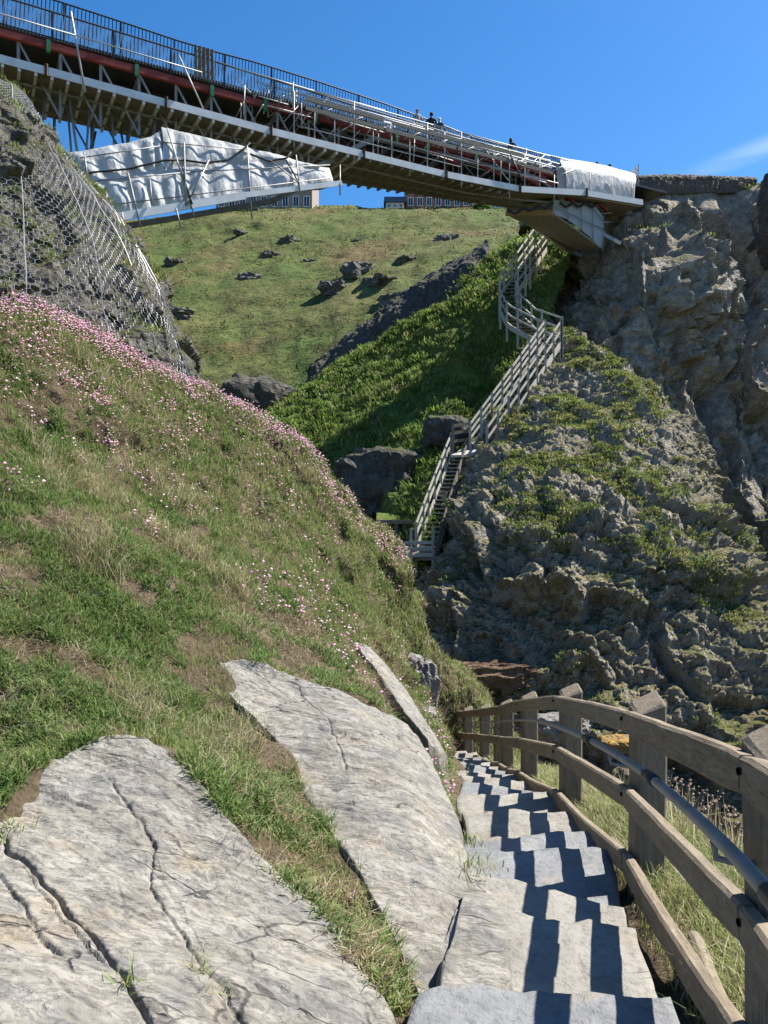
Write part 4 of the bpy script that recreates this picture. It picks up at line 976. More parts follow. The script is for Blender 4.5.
# ---- sheeting
def sheet(name, pts_rows, w_amp, label, mat, nu=90, nv=50, seed=0, thick=.02):
    V = loft(pts_rows, nu, nv); p = V.reshape(-1,3)
    N = grid_normals(V); d = w_amp*(fbm(p*np.array([1,1,.6]), 1.3, 4, seed)+.5*ridged(p*np.array([1,1,.5]), .7, 3, seed+3))
    V = V+N*d.reshape(V.shape[:2])[..., None]
    me = np_mesh(name, V.reshape(-1,3), grid_faces(*V.shape[:2])); o = put(name, me, mat)
    md = o.modifiers.new('thickness', 'SOLIDIFY'); md.thickness = thick
    return tag(o, label, 'sheeting')
wL = .0
def wof(y_, x_): t_ = (y_-np.interp(x_, [60, 160, 330], [153, 129, 168]))/np.interp(x_, [60, 160, 330], [68, 78, 14]); return -.66-.85*float(np.clip(t_, 0, 1))*float(np.interp(x_, [60, 330], [1, .35]))
def dense(pts_, n=9):
    o = []
    for a_, b_ in zip(pts_[:-1], pts_[1:]): o += [np.array(a_)+(np.array(b_)-np.array(a_))*t for t in np.linspace(0, 1, n, endpoint=False)]
    return o+[np.array(pts_[-1])]
def quilt(tl, bl, seed, label, amp=.055, drop=.12, nr=16):      # flat panels sagging a little between their ties
    T_, B_ = dense([q(x_, y_, wof(y_, x_)) for x_, y_ in tl]), dense([q(x_, y_, wof(y_, x_)) for x_, y_ in bl])
    rows_ = []
    for t in np.linspace(0, 1, nr):
        rows_.append([a_+(b_-a_)*t-NB*drop*math.sin(math.pi*t)**.8*(.6+.4*math.sin(k*.9+seed)) for k, (a_, b_) in enumerate(zip(B_, T_))])
    return sheet('sheeting', rows_, amp, label, M['tarp'], 150, 80, seed=seed)
lt = quilt([(60,154),(90,150),(125,143),(150,137),(160,131)], [(86,187),(106,182),(135,177),(155,174),(164,172)], 801, 'upper left piece of the white sheeting round the deep end of the bridge', .075)
quilt([(84,184),(106,178),(135,173),(155,170),(183,167)], [(108,219),(125,216),(150,211),(165,208),(186,204)], 803, 'lower left piece of the white sheeting, tapering down to the outcrop', .075)
quilt([(161,127),(190,134),(225,142),(262,151),(320,167)], [(165,171),(190,168),(225,165),(262,163),(318,169)], 805, 'upper right piece of the white sheeting tucked under the scaffold deck', .07, .12)
quilt([(182,166),(208,164),(240,162),(275,162),(329,168)], [(187,204),(210,200),(245,194),(290,187),(333,182)], 807, 'lower right piece of the white sheeting tapering towards mid span', .075, .1)
for k, s_ in enumerate(np.arange(-31, -19, .8)):             # frame behind the sheeting
    tube(B(s_, .35+.25*(k % 3), zs(s_)-.2), B(s_+.35*(-1)**k, .35+.25*(k % 3), zlow(s_)+.15), .045, 'steel', 'standard')
for (a_, b_) in (((90,165),(330,174)),((95,200),(320,177)),((110,176),(200,150)),((190,195),(310,160))):
    tube(q(*a_, .45), q(*b_, .45), .05, 'steel', 'ledger')
# timber floor strip and tubes of the left wrap belong to the scaffold
m = MB(); fl = (q(236,197,-1.25), q(340,184,-1.0), q(340,184,-1.0)+NB*2.2+[0,0,.55], q(236,197,-1.25)+NB*1.6+[0,0,.72]); m.hexa([tuple(v) for v in fl]+[tuple(v+[0,0,.08]) for v in fl]); m.build('wrap_floor', M['board'], sc_root)
m = MB(); m.bar(q(106,219,-1.5), q(245,195.5,-1.25), .05, .30); m.build('edge_board', M['white'], sc_root)
m = MB(); m.bar(q(245,195,-1.25), q(342,183,-1.05), .05, .22); m.build('edge_board', M['white'], sc_root)
for (a, b) in (((84,152),(88,181)),((128,173),(141,228)),((167,128),(194,215)),((184,142),(186,205)),((247,146),(252,219)),((176,208),(181,228)),((296,155),(300,193)),((340,165),(340,195)),((150,180),(152,205)),((122,212),(124,226)),((270,160),(298,182)),((209,160),(187,205))):
    tube(q(*a, wof(a[1], a[0])-.22), q(*b, wof(b[1], b[0])-.22), .03, 'steel', 'standard')
for (a, b) in (((80,158),(160,146)),((85,182),(190,172)),((190,172),(330,165)),((110,205),(330,178)),((160,142),(250,150))):
    tube(q(*a, wof(a[1], a[0])-.20), q(*b, wof(b[1], b[0])-.20), .022, 'steel', 'ledger')
for k, pl_ in enumerate([[(72,176),(95,172),(128,169),(165,160),(185,160)], [(182,160),(205,163),(228,160),(246,147),(250,143)], [(250,154),(268,161),(287,158),(291,152)], [(286,160),(294,174),(299,184)], [(178,163),(186,185),(192,204)]]):
    m = MB(); m.tube([q(x, y, wof(y, x)-.18) for x, y in pl_], .04, 6); m.build('strap', M['rope'], lt, True)
# right end cover: box with a bulging white roof
rr = [[q(566,193,-.3), q(590,196.5,-.3), q(612,199,-.3), q(634,202,-.3)], [q(566,184,-.34), q(590,187,-.34), q(612,190,-.34), q(634.5,193,-.34)], [q(566,174,-.32), q(590,178,-.32), q(612,182,-.32), q(635,186,-.32)],
      [q(562,166,-.25), q(590,171,-.25), q(612,175.5,-.25), q(636,181,-.25)], [q(560,160.5,-.05), q(590,166,-.05), q(612,171,-.05), q(636,178,-.05)], [q(561,158,.5), q(590,163,.5), q(612,168,.5), q(635,174.5,.5)], [q(562,158.5,1.6), q(590,163,1.6), q(612,168,1.6), q(634,174,1.6)]]
rc = sheet('sheeting', rr, .05, 'bright white sheeting roofing and walling the right end of the bridge', M['tarp'], 90, 60, seed=821)
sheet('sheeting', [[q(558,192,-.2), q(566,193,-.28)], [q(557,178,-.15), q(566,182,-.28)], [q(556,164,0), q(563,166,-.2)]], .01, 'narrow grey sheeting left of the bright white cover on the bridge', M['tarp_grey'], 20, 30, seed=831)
# end wall of the cover and the return to the abutment
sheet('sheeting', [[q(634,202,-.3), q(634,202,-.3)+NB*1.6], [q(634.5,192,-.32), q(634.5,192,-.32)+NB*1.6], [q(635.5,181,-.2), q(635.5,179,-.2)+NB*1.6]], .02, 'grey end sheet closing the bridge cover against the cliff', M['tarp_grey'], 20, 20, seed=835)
m = MB(); m.bar(B(-4, -.42, zs(-4)-.02), B(.03, -.42, zs(.03)-.02), .06, .26); m.build('edge_board', M['white'], sc_root)
for px in (566, 590, 612, 632):
    tube(q(px, 166+(px-560)*.2, -.4), q(px, 195+(px-566)*.13, -.4), .02, 'steel', 'standard')
# right-hand deep root of the bridge, sheeted
N1, N2, N3 = q(553,214), q(570,221), q(602,249)                # near lower edge
T1, T2, T3 = q(553,199), q(593,205.5), q(604,218)              # near upper edge
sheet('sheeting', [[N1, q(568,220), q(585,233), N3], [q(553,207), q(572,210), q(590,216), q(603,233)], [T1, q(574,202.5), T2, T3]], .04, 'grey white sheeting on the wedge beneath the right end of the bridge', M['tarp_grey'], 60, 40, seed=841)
Fo, Fi = P(506,214.5,42.6), P(575,251,44.8)
m = MB(); dn = np.array([0,0,.10])
m.hexa([N1, N3, Fi, Fo, N1+dn, N3+dn, Fi+dn, Fo+dn]); m.build('root_floor', M['board'], sc_root)
m = MB(); m.bar(Fo+[0,-.05,.05], N1+[0,-.05,.05], .10, .28); m.build('timber_beam', M['ply'], sc_root)
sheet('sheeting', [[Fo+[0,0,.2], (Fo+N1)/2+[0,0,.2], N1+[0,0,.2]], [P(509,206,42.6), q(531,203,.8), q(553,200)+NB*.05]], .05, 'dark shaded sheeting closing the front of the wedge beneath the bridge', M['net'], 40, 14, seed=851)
for (a, b) in (((553,198),(553,218)),((568,200),(568,222)),((581,204),(582,232)),((593,203),(593,240)),((604,215),(603,252)),((553,206),(603,229)),((560,201),(598,206)),((590,203),(604,222))):
    tube(q(*a, -.12), q(*b, -.12), .024, 'steel', 'standard')
for (a, b, k) in (((560,203),(598,203),.06),((508,211),(553,203),.05)):
    m = MB(); mid = [q(a[0]+(b[0]-a[0])*t, a[1]+(b[1]-a[1])*t+4*math.sin(t*9.4)**2, -.15) for t in np.linspace(0, 1, 14)]; m.tube(mid, .06, 5); m.build('strap', M['rope'], lt if False else rc, True)
for k, (y0, x1) in enumerate(((208, 618), (214, 612), (222, 612), (205, 626))):
    tube(q(596, y0, .2), q(x1, y0-2+k, .2), .02, 'alloy')
# white corner flag of sheeting on the end post
m = MB(); m.tube([q(638,186,1.5), q(638.5,164,1.5)], .03, 6); mm = m.build('end_post', M['steel'], sc_root)
m = MB(); m.add([q(629,173,1.4), q(637.5,165,1.4), q(638,175,1.4), q(629,173,1.45), q(637.5,165,1.45), q(638,175,1.45)], [(0,1,2),(5,4,3),(0,3,4,1),(1,4,5,2),(2,5,3,0)])
tag(m.build('sheeting', M['tarp']), 'small white triangle of sheeting at the bridge gate post', 'sheeting')
# steel legs of the left end behind the outcrop
# drystone wall along the cliff top
V = loft(PP([[(636,189,45.4),(660,188.5,46.0),(690,187.5,46.8),(720,187,47.7),(757,187,48.8)], [(636,177,45.4),(660,176.5,46.0),(690,176.5,46.8),(720,177.5,47.7),(757,178.5,48.8)], [(636,177,46.0),(660,176.5,46.6),(690,176.5,47.4),(720,177.5,48.3),(757,178.5,49.4)], [(636,189,46.0),(660,188.5,46.6),(690,187.5,47.4),(720,187,48.3),(757,187,49.4)]]), 300, 40)
V[..., 2] -= np.linspace(.35, 0, 40)[:,None]*(np.arange(40) < 6)[:,None]
V, _ = displaced(V, lambda p, n: .08*facets(p*np.array([1,1,2.2]), .28, 861)[0]+.05*fbm(p, .2, 3, 862), (0,-1,0))
tag(surf('drystone_wall', V, M['drystone'], smooth=True), 'dark drystone wall along the cliff top right of the bridge', 'wall')

# ------------------------------------------------------------------ people crossing the bridge
def person(loc, face, label, top, legs, hair, arms='down', hat=None, long=False, h=1.72):
    V = [(0,0,.95),(0,.01,1.12),(0,.0,1.30),(0,-.0,1.44),(0,.0,1.52),(0,.02,1.60),(0,.02,1.70)]
    E = [(0,1),(1,2),(2,3),(3,4),(4,5),(5,6)]; R = [(.15,.11),(.145,.105),(.165,.115),(.12,.09),(.055,.055),(.078,.095),(.07,.085)]
    for sd in (-1, 1):
        b = len(V); V += [(.085*sd,0,.86),(.10*sd,.02,.49),(.105*sd,-.01,.10),(.11*sd,.11,.05)]; R += [(.09,.09),(.062,.065),(.043,.045),(.04,.035)]
        E += [(0,b),(b,b+1),(b+1,b+2),(b+2,b+3)]
        b = len(V)
        if arms == 'out' and sd == 1: V += [(.19*sd,0,1.40),(.30*sd,.12,1.20),(.32*sd,.34,1.22),(.32*sd,.44,1.23)]
        elif arms == 'rail': V += [(.19*sd,0,1.40),(.25*sd,.08,1.14),(.20*sd,.30,1.08),(.17*sd,.38,1.08)]
        else: V += [(.19*sd,0,1.40),(.25*sd,-.02,1.12),(.25*sd,.07,.88),(.25*sd,.09,.79)]
        R += [(.06,.06),(.046,.046),(.034,.034),(.04,.025)]; E += [(3,b),(b,b+1),(b+1,b+2),(b+2,b+3)]
    b = len(V); V += [(0,.11,1.615)]; R += [(.018,.018)]; E += [(5,b)]           # nose
    me = bpy.data.meshes.new('person'); me.from_pydata(V, E, []); o = bpy.data.objects.new('person', me); COL.objects.link(o)
    md = o.modifiers.new('skin', 'SKIN'); md.use_smooth_shade = True
    for i, r in enumerate(R): me.skin_vertices[0].data[i].radius = r
    me.skin_vertices[0].data[0].use_root = True
    o.modifiers.new('sub', 'SUBSURF').levels = 1
    bpy.context.view_layer.update(); ev = o.evaluated_get(bpy.context.evaluated_depsgraph_get()); body = bpy.data.meshes.new_from_object(ev)
    o.modifiers.clear(); o.data = body
    body.materials.clear()
    for mt in (top, legs, M['skin'], hair): body.materials.append(mt)
    for f in body.polygons:
        c = f.center
        mi = 0 if c.z > .93 else 1
        if c.z > 1.50: mi = 2
        if (c.z > 1.50 and c.y < .035 and c.z > 1.55) or c.z > 1.70: mi = 3
        if arms == 'down' and c.z < .86 and abs(c.x) > .19: mi = 2
        if arms == 'out' and c.y > .36: mi = 2
        if arms == 'rail' and c.y > .33: mi = 2
        f.material_index = mi
    k = h/1.78; o.scale = (k, k, k); o.location = Vector([float(c) for c in loc]); o.rotation_euler.z = face
    hb = bmesh.new(); bmesh.ops.create_icosphere(hb, subdivisions=2, radius=1.)
    for v in hb.verts: v.co = Vector((v.co.x*.095, v.co.y*.105-.012, v.co.z*(.10 if not long else .15)+(1.675 if not long else 1.62)))
    bmesh.ops.delete(hb, geom=[v for v in hb.verts if v.co.y > .055 and v.co.z < 1.70], context='VERTS')
    hm = bpy.data.meshes.new('hair'); hb.to_mesh(hm); hb.free(); hm.polygons.foreach_set('use_smooth', [True]*len(hm.polygons)); put('hair', hm, hair, o, False)
    return tag(o, label, 'person', 'people on the bridge')
for nm, c in (('skin', (.42, .26, .19)), ('c_grey', (.30, .28, .30)), ('c_black', (.018, .018, .02)), ('c_dark', (.05, .055, .075)), ('c_white', (.62, .62, .62)), ('h_dark', (.03, .022, .016)), ('h_grey', (.42, .41, .40)), ('c_denim', (.07, .09, .14))):
    M[nm] = m_plain('cloth_'+nm if nm[0] == 'c' else nm, c, .85, 0., .15)
def on_deck(px, w): s = sz(px, 100, w)[0]; return B(s, w, zd(s))
person(on_deck(417.5, 1.0), TH+2.9, 'person in a grey patterned top standing at the bridge railing, leftmost of the three', M['c_grey'], M['c_denim'], M['h_grey'], 'rail', h=1.74)
person(on_deck(431.5, 1.1), TH-.6, 'person in black with dark hair standing in the middle of the three on the bridge', M['c_black'], M['c_dark'], M['h_dark'], h=1.82)
person(on_deck(439.5, 1.0), TH-1.0, 'white haired person in a dark coat beside the person in black on the bridge', M['c_dark'], M['c_dark'], M['c_white'], 'rail', h=1.60)
person(on_deck(511, 1.2), TH-1.35, 'person with long dark hair reaching one arm out over the bridge railing', M['c_dark'], M['c_black'], M['h_dark'], 'out', long=True, h=1.72)
person(on_deck(597, 1.7), TH-1.5, 'dark haired person behind the white cover at the right end of the bridge', M['c_dark'], M['c_black'], M['h_dark'], h=1.62)
person(on_deck(610, 1.7), TH-1.5, 'person in a grey jacket above the white cover at the right end of the bridge', M['c_grey'], M['c_dark'], M['h_dark'], h=1.68)

# ------------------------------------------------------------------ buildings on the far plateau
def building(name, label, px0, px1, pyb, d, depth, hgt, wall, nx, ny, win=(1.1,1.5), roof='flat', rz=0., z0w=1.0, par=None):
    b = P((px0+px1)/2, pyb, d); wdt = (px1-px0)/F*d; r = empty(name, b, label, 'building'); r.rotation_euler.z = rz
    def part(nm, bx, mat, parent=r):
        m = MB()
        for x in bx: m.box(*x)
        o = put(nm, m.mesh(nm), mat); o.parent = parent; return o
    part('wall', [((-wdt/2,0,-3),(wdt/2,depth,hgt))], wall)
    for j in range(ny):
        for i in range(nx):
            x = -wdt/2+wdt*(i+.5)/nx; z = z0w+j*3.1
            if z+win[1] > hgt: continue
            f = part('window', [((x-win[0]/2-.12,-.06,z-.12),(x+win[0]/2+.12,-.003,z)),((x-win[0]/2-.12,-.06,z+win[1]),(x+win[0]/2+.12,-.003,z+win[1]+.12)),((x-win[0]/2-.12,-.06,z),(x-win[0]/2,-.003,z+win[1])),((x+win[0]/2,-.06,z),(x+win[0]/2+.12,-.003,z+win[1])),((x-.04,-.05,z),(x+.04,-.003,z+win[1]))], M['trim'])
            part('pane', [((x-win[0]/2,-.03,z),(x-.04,-.004,z+win[1])),((x+.04,-.03,z),(x+win[0]/2,-.004,z+win[1]))], M['glass'], f)
    if roof == 'flat': part('parapet', [((-wdt/2-.1,-.12,hgt),(wdt/2+.1,depth+.1,hgt+.5))], M['trim'])
    else:
        m = MB(); e = .4; x0, x1 = -wdt/2-e, wdt/2+e
        m.add([(x0,-e,hgt),(x1,-e,hgt),(x1,depth+e,hgt),(x0,depth+e,hgt),(x0+.1,depth/2,hgt+depth*.38),(x1-.1,depth/2,hgt+depth*.38)], [(0,1,5,4),(2,3,4,5),(0,4,3),(1,2,5),(3,2,1,0)])
        o = put('roof', m.mesh('roof'), M['slate_roof']); o.parent = r
    return r
building('hotel', 'long red brick hotel wing with white windows seen under the bridge', 406, 480, 211, 136, 12, 9.5, M['brick'], 8, 3, (.75,1.3), 'pitch')
building('castle_hotel', 'grey stone castle hotel with tall white windows behind the left sheeting', 216, 312, 211.5, 134, 14, 11., M['grey_brick'], 9, 3, (.85,1.7), 'flat', z0w=.9)
building('bungalow', 'small low pale building left of the red brick hotel', 386, 404, 209.5, 134, 6, 1.2, M['pale_wall'], 3, 1, (.5,.5), 'pitch', z0w=.4)
building('pavilion', 'small blue glazed building right of the red brick hotel', 491, 508, 211, 133, 6, 2.1, M['blue_wall'], 4, 1, (.5,.9), 'flat', z0w=.6)
# ------------------------------------------------------------------ grass and flowers, grown where they stand
def blades(base, up, length, width, col, lean, seg=2):
    n = len(base); a = rng.uniform(0, 2*np.pi, n); side = np.stack([np.cos(a), np.sin(a), np.zeros(n)], 1)
    out = np.stack([-np.sin(a), np.cos(a), np.zeros(n)], 1)
    L = length[:,None]; w = width[:,None]*side*.5; ln = lean[:,None]
    mid = base+up*L*.55+out*L*.55*ln*.45; tip = base+up*L*(1-.32*ln)+out*L*ln
    V = np.stack([base-w-up*L*.08, base+w-up*L*.08, mid+w*.8, mid-w*.8, tip], 1).reshape(-1,3)
    b = (np.arange(n)*5)[:,None]; Fc = np.concatenate([b+np.array([[0,1,2]]), b+np.array([[0,2,3]]), b+np.array([[3,2,4]])])
    C = np.repeat(col, 5, axis=0)
    return V, Fc, C
def pal(n, cols, wts):
    k = rng.choice(len(cols), n, p=np.array(wts)/sum(wts)); c = np.array(cols)[k]
    return np.clip(c*rng.uniform(.7, 1.35, (n,1))*rng.uniform(.92, 1.08, (n,3)), 0, 1)
GREEN = [(.15,.215,.050),(.215,.27,.075),(.085,.13,.032),(.28,.30,.12),(.33,.30,.16)]
STRAW = [(.44,.36,.23),(.33,.255,.15),(.54,.46,.33),(.19,.125,.075)]
def emit(parts, name, label, mat):
    Vs, Fs, Cs, o = [], [], [], 0
    for V, Fc, C in parts: Vs.append(V); Fs.append(Fc+o); Cs.append(C); o += len(V)
    V = np.concatenate(Vs); Fc = np.concatenate(Fs); C = np.concatenate(Cs)
    ob = put(name, np_mesh(name, V, Fc, False, C), mat)
    return tag(ob, label, kind='stuff')
def pts_on_near(n, px0=-140, px1=900, d0=1.3, d1=16.5):
    d = np.exp(rng.uniform(np.log(d0), np.log(d1), n))*.5+rng.uniform(d0, d1, n)*.5; x = (rng.uniform(px0, px1, n)-384)/F*d
    return x, d
def keep_near(x, y, margin=.015):
    sm = slab_margin(x, y); k = sm < .025+.05*fbm(np.stack([x, y, 0*x], 1), .22, 3, 977)-margin
    onp = (x > pl(y)-.10) & (x < pr(y)+.05) & (y > -1)
    bed = in_poly(x, y, [P(*q_)[:2] for q_ in [(425,1120,1.75),(498,1120,1.82),(506,985,2.44),(505,927,2.87),(488,892,3.2),(465,892,3.14),(442,985,2.36)]])
    return k & ~onp & ~bed
def hgt(x, y): return snap(x, y)
def nse(x, y, s, seed): return fbm(np.stack([x, y, 0*x], 1), s, 4, seed)
# growing places picked on the surface itself, by its area
_A = np.linalg.norm(np.cross(NEARV[1:, :-1]-NEARV[:-1, :-1], NEARV[:-1, 1:]-NEARV[:-1, :-1]), axis=2)
def at_ij(fi, fj):
    fi = np.clip(fi, 0, NEARV.shape[0]-1.01); fj = np.clip(fj, 0, NEARV.shape[1]-1.01); i, j = fi.astype(int), fj.astype(int); u, v = (fj-j)[:,None], (fi-i)[:,None]
    return (NEARV[i,j]*(1-u)+NEARV[i,j+1]*u)*(1-v)+(NEARV[i+1,j]*(1-u)+NEARV[i+1,j+1]*u)*v
def pick_near(n, wfn):
    C_ = NEARV[:-1, :-1].reshape(-1,3); w_ = _A.ravel()*wfn(C_); w_ = w_/w_.sum(); k = rng.choice(len(w_), n, p=w_)
    i, j = np.divmod(k, _A.shape[1]); return i+rng.random(n), j+rng.random(n)
def spread(fi, fj, nb, sig):     # nb places round each centre, sig metres apart
    fi, fj = np.repeat(fi, nb), np.repeat(fj, nb); i, j = fi.astype(int), fj.astype(int)
    du = np.linalg.norm(NEARV[i, np.minimum(j+1, NEARV.shape[1]-1)]-NEARV[i, j], axis=1)+1e-3; dv = np.linalg.norm(NEARV[np.minimum(i+1, NEARV.shape[0]-1), j]-NEARV[i, j], axis=1)+1e-3
    s_ = np.repeat(sig, nb) if np.ndim(sig) else sig
    return at_ij(fi+rng.normal(0, 1, len(fi))*s_/dv, fj+rng.normal(0, 1, len(fj))*s_/du)
def left_side(c): return ((c[:,0] < pl(c[:,1])-.05) & (c[:,1] > 1.2) & (c[:,0] > -.62*c[:,1]-.9) & (c[:,1] < 16.5)).astype(float)/np.maximum(c[:,1], 1.5)**1.25
parts = []
# clumped short turf
fi, fj = pick_near(62000, left_side); p = at_ij(fi, fj); x, y = p[:,0], p[:,1]; k = keep_near(x, y)
dry = nse(x, y, 1.1, 901)+.35*nse(x, y, .35, 902)
bare = (nse(x, y, .8, 905) > .20) & (y < 6); band = (np.abs(y-6.2) < .8) & (x > -1.1) & (x < 0.2)
k &= ~(bare & (rng.random(len(x)) < .6)) & ~(band & (rng.random(len(x)) < .5)); mat_ = (y < 8.) & (nse(x, y, .42, 981) > -.10+.03*(y-4)); k &= ~(mat_ & (rng.random(len(x)) < .93))
lnp = [P(*q_)[:2] for q_ in [(200,725,3.9),(240,780,3.5),(285,815,3.25),(335,880,2.9),(375,935,2.6),(400,975,2.4),(415,1015,2.2)]]
k &= ~((seg_dist(x, y, lnp) < .22) & (rng.random(len(x)) < .72) & (nse(x, y, .2, 983) > -.2)); dry = dry+.9*band+.5*bare
fi, fj, dry = fi[k], fj[k], dry[k]; nb = 7
base = spread(fi, fj, nb, .018+.0035*at_ij(fi, fj)[:,1]); dd = np.repeat(dry, nb); rep = np.repeat(rng.uniform(.6, 1.3, len(fi)), nb)
k = keep_near(base[:,0], base[:,1], .0); base, dd, rep = base[k], dd[k], rep[k]; by = base[:,1]; ng = len(base)
green = rng.random(ng) < np.clip(1.0-1.05*dd, .2, .98)
col = np.where(green[:,None], pal(ng, GREEN, [3,3,2,2,1]), pal(ng, STRAW, [3,3,2,2]))
L = rng.uniform(.028, .075, ng)*rep*(1+.055*by); Wd = np.maximum(.0028, .00062*by)*rng.uniform(.8, 1.5, ng)
up = np.stack([rng.normal(.12, .25, ng), rng.normal(-.05, .22, ng), np.ones(ng)], 1); up /= np.linalg.norm(up, axis=1, keepdims=True)
parts.append(blades(base, up, L, Wd, col, np.where(green, rng.uniform(.1, .7, ng), rng.uniform(.6, 1.2, ng))))
# matted dead straw lying over the soil
fi, fj = pick_near(15000, lambda c: left_side(c)*(fbm(c, 1.0, 4, 907) > .05)); base = spread(fi, fj, 3, .05); k = keep_near(base[:,0], base[:,1], .005); base = base[k]; ng = len(base)
up = np.stack([rng.normal(.2, .7, ng), rng.normal(-.1, .7, ng), np.full(ng, .45)], 1); up /= np.linalg.norm(up, axis=1, keepdims=True)
parts.append(blades(base, up, rng.uniform(.05, .16, ng), np.maximum(.0025, .0006*base[:,1]), pal(ng, STRAW, [3,3,3,2]), rng.uniform(.5, 1.3, ng)))
# long pale grass in tussocks on the left of the slope
x, y = pts_on_near(900, -160, 260, 3.5, 9.5); k = keep_near(x, y) & (nse(x, y, .9, 911) > .12) & (y > 3.9); x, y = x[k], y[k]; nb = 46
bx = np.repeat(x, nb)+rng.normal(0, .05, len(x)*nb); by = np.repeat(y, nb)+rng.normal(0, .05, len(x)*nb); ng = len(bx)
col = np.where((rng.random(ng) < .5)[:,None], pal(ng, GREEN, [3,4,2,4,3]), pal(ng, STRAW, [3,2,4,1]))
up = np.stack([rng.normal(.25, .3, ng), rng.normal(-.15, .3, ng), np.ones(ng)], 1); up /= np.linalg.norm(up, axis=1, keepdims=True)
parts.append(blades(np.stack([bx, by, hgt(bx, by)], 1), up, rng.uniform(.10, .26, ng), np.maximum(.0028, .0006*by), col, rng.uniform(.4, 1.1, ng)))
# fresh green leafy clumps
fi, fj = pick_near(9500, lambda c: left_side(c)*(fbm(c, .45, 4, 921) > .0)*(1+2.*(c[:,1] < 7.5))); p = at_ij(fi, fj); k = keep_near(p[:,0], p[:,1], .03) & ~((seg_dist(p[:,0], p[:,1], lnp) < .2) & (rng.random(len(p)) < .55)); fi, fj = fi[k], fj[k]; nb = 24
base = spread(fi, fj, nb, .03); k = keep_near(base[:,0], base[:,1], .0); base = base[k]; by = base[:,1]; bx = base[:,0]; ng = len(base)
col = pal(ng, [(.085,.150,.036),(.145,.210,.055),(.21,.265,.095)], [3,3,2])
up = np.stack([rng.normal(0, .7, ng), rng.normal(0, .7, ng), np.ones(ng)], 1); up /= np.linalg.norm(up, axis=1, keepdims=True)
parts.append(blades(base, up, rng.uniform(.035, .095, ng), np.maximum(.007, .0012*by), col, rng.uniform(.2, .8, ng)))
# strip between the two slabs
t = rng.uniform(0, 1, 900); ln = np.array([P(*q_)[:2] for q_ in [(200,725,3.9),(240,780,3.5),(285,815,3.25),(335,880,2.9),(375,935,2.6),(400,975,2.4),(415,1015,2.2)]]); pt = hermite(ln, np.linspace(0, 1, 7), t)
x = pt[:,0]+rng.normal(0, .07, 900); y = pt[:,1]+rng.normal(0, .05, 900); k = keep_near(x, y, -.01) & (nse(x, y, .16, 931) > .02); x, y = x[k], y[k]; nb = 12
bx = np.repeat(x, nb)+rng.normal(0, .014, len(x)*nb); by = np.repeat(y, nb)+rng.normal(0, .014, len(x)*nb); k = keep_near(bx, by, -.02); bx, by = bx[k], by[k]; ng = len(bx)
col = np.where((nse(bx, by, .25, 933)+rng.normal(0, .15, ng) > -.03)[:,None], pal(ng, GREEN, [2,4,1,3,1]), pal(ng, STRAW, [3,3,2,2]))
up = np.stack([rng.normal(0, .3, ng), rng.normal(0, .3, ng), np.ones(ng)], 1); up /= np.linalg.norm(up, axis=1, keepdims=True)
parts.append(blades(np.stack([bx, by, hgt(bx, by)], 1), up, rng.uniform(.03, .085, ng), rng.uniform(.003, .006, ng), col, rng.uniform(.2, 1., ng)))
for (a_, b_, d_, r_, m_) in ((478,866,3.45,.05,70),(470,842,3.8,.03,40),(452,770,5.0,.05,50),(12,832,2.66,.03,40),(122,985,1.9,.015,26),(192,975,2.05,.02,30),(205,1000,1.98,.02,30)):
    c_ = P(a_, b_, d_); n_ = m_; bb = np.stack([c_[0]+rng.normal(0, r_, n_), c_[1]+rng.normal(0, r_, n_), np.full(n_, c_[2]-.01)], 1); up = np.stack([rng.normal(0, .5, n_), rng.normal(0, .5, n_), np.ones(n_)], 1); up /= np.linalg.norm(up, axis=1, keepdims=True)
    parts.append(blades(bb, up, rng.uniform(.03, .085, n_), rng.uniform(.003, .006, n_), pal(n_, GREEN, [3,3,1,2,2]), rng.uniform(.2, 1., n_)))
emit(parts, 'grass', 'grass, leafy clumps and dead straw on the near slope', M['blade'])
# taller grass on the bank behind the fence
parts = []
y = np.concatenate([rng.uniform(1.2, 8, 5200), rng.uniform(8, 17, 2600)]); x = pr(y)+rng.uniform(.10, 1.5, len(y)); nb = 9
bx = np.repeat(x, nb)+rng.normal(0, .03, len(x)*nb); by = np.repeat(y, nb)+rng.normal(0, .03, len(x)*nb); k = bx > pr(by)+.06; bx, by = bx[k], by[k]; ng = len(bx)
col = np.where((rng.random(ng) < .78)[:,None], pal(ng, GREEN, [3,4,1,4,2]), pal(ng, STRAW, [3,2,3,1]))
up = np.stack([rng.normal(0, .25, ng), rng.normal(0, .25, ng), np.ones(ng)], 1); up /= np.linalg.norm(up, axis=1, keepdims=True)
parts.append(blades(np.stack([bx, by, hgt(bx, by)], 1), up, rng.uniform(.05, .17, ng), np.maximum(.0035, .0008*by), col, rng.uniform(.2, .9, ng)))
far_ = lambda c: ((c[:,1] > 11.) & (c[:,1] < 20.3) & (c[:,0] > -.6) & (c[:,0] < 3.6) & ~((c[:,0] > pl(c[:,1])-.06) & (c[:,0] < pr(c[:,1])+.08) & (c[:,1] < 17.6) & (c[:,2] < pz(c[:,1])+.22))).astype(float)
fi, fj = pick_near(9000, far_); base = spread(fi, fj, 8, .05); base = base[far_(base) > 0]; ng = len(base); by = base[:,1]
col = np.where((rng.random(ng) < .8)[:,None], pal(ng, GREEN, [3,4,1,4,2]), pal(ng, STRAW, [3,2,3,1]))
up = np.stack([rng.normal(0, .3, ng), rng.normal(0, .3, ng), np.ones(ng)], 1); up /= np.linalg.norm(up, axis=1, keepdims=True)
parts.append(blades(base, up, rng.uniform(.07, .18, ng), np.maximum(.0035, .0009*by), col, rng.uniform(.2, .9, ng)))
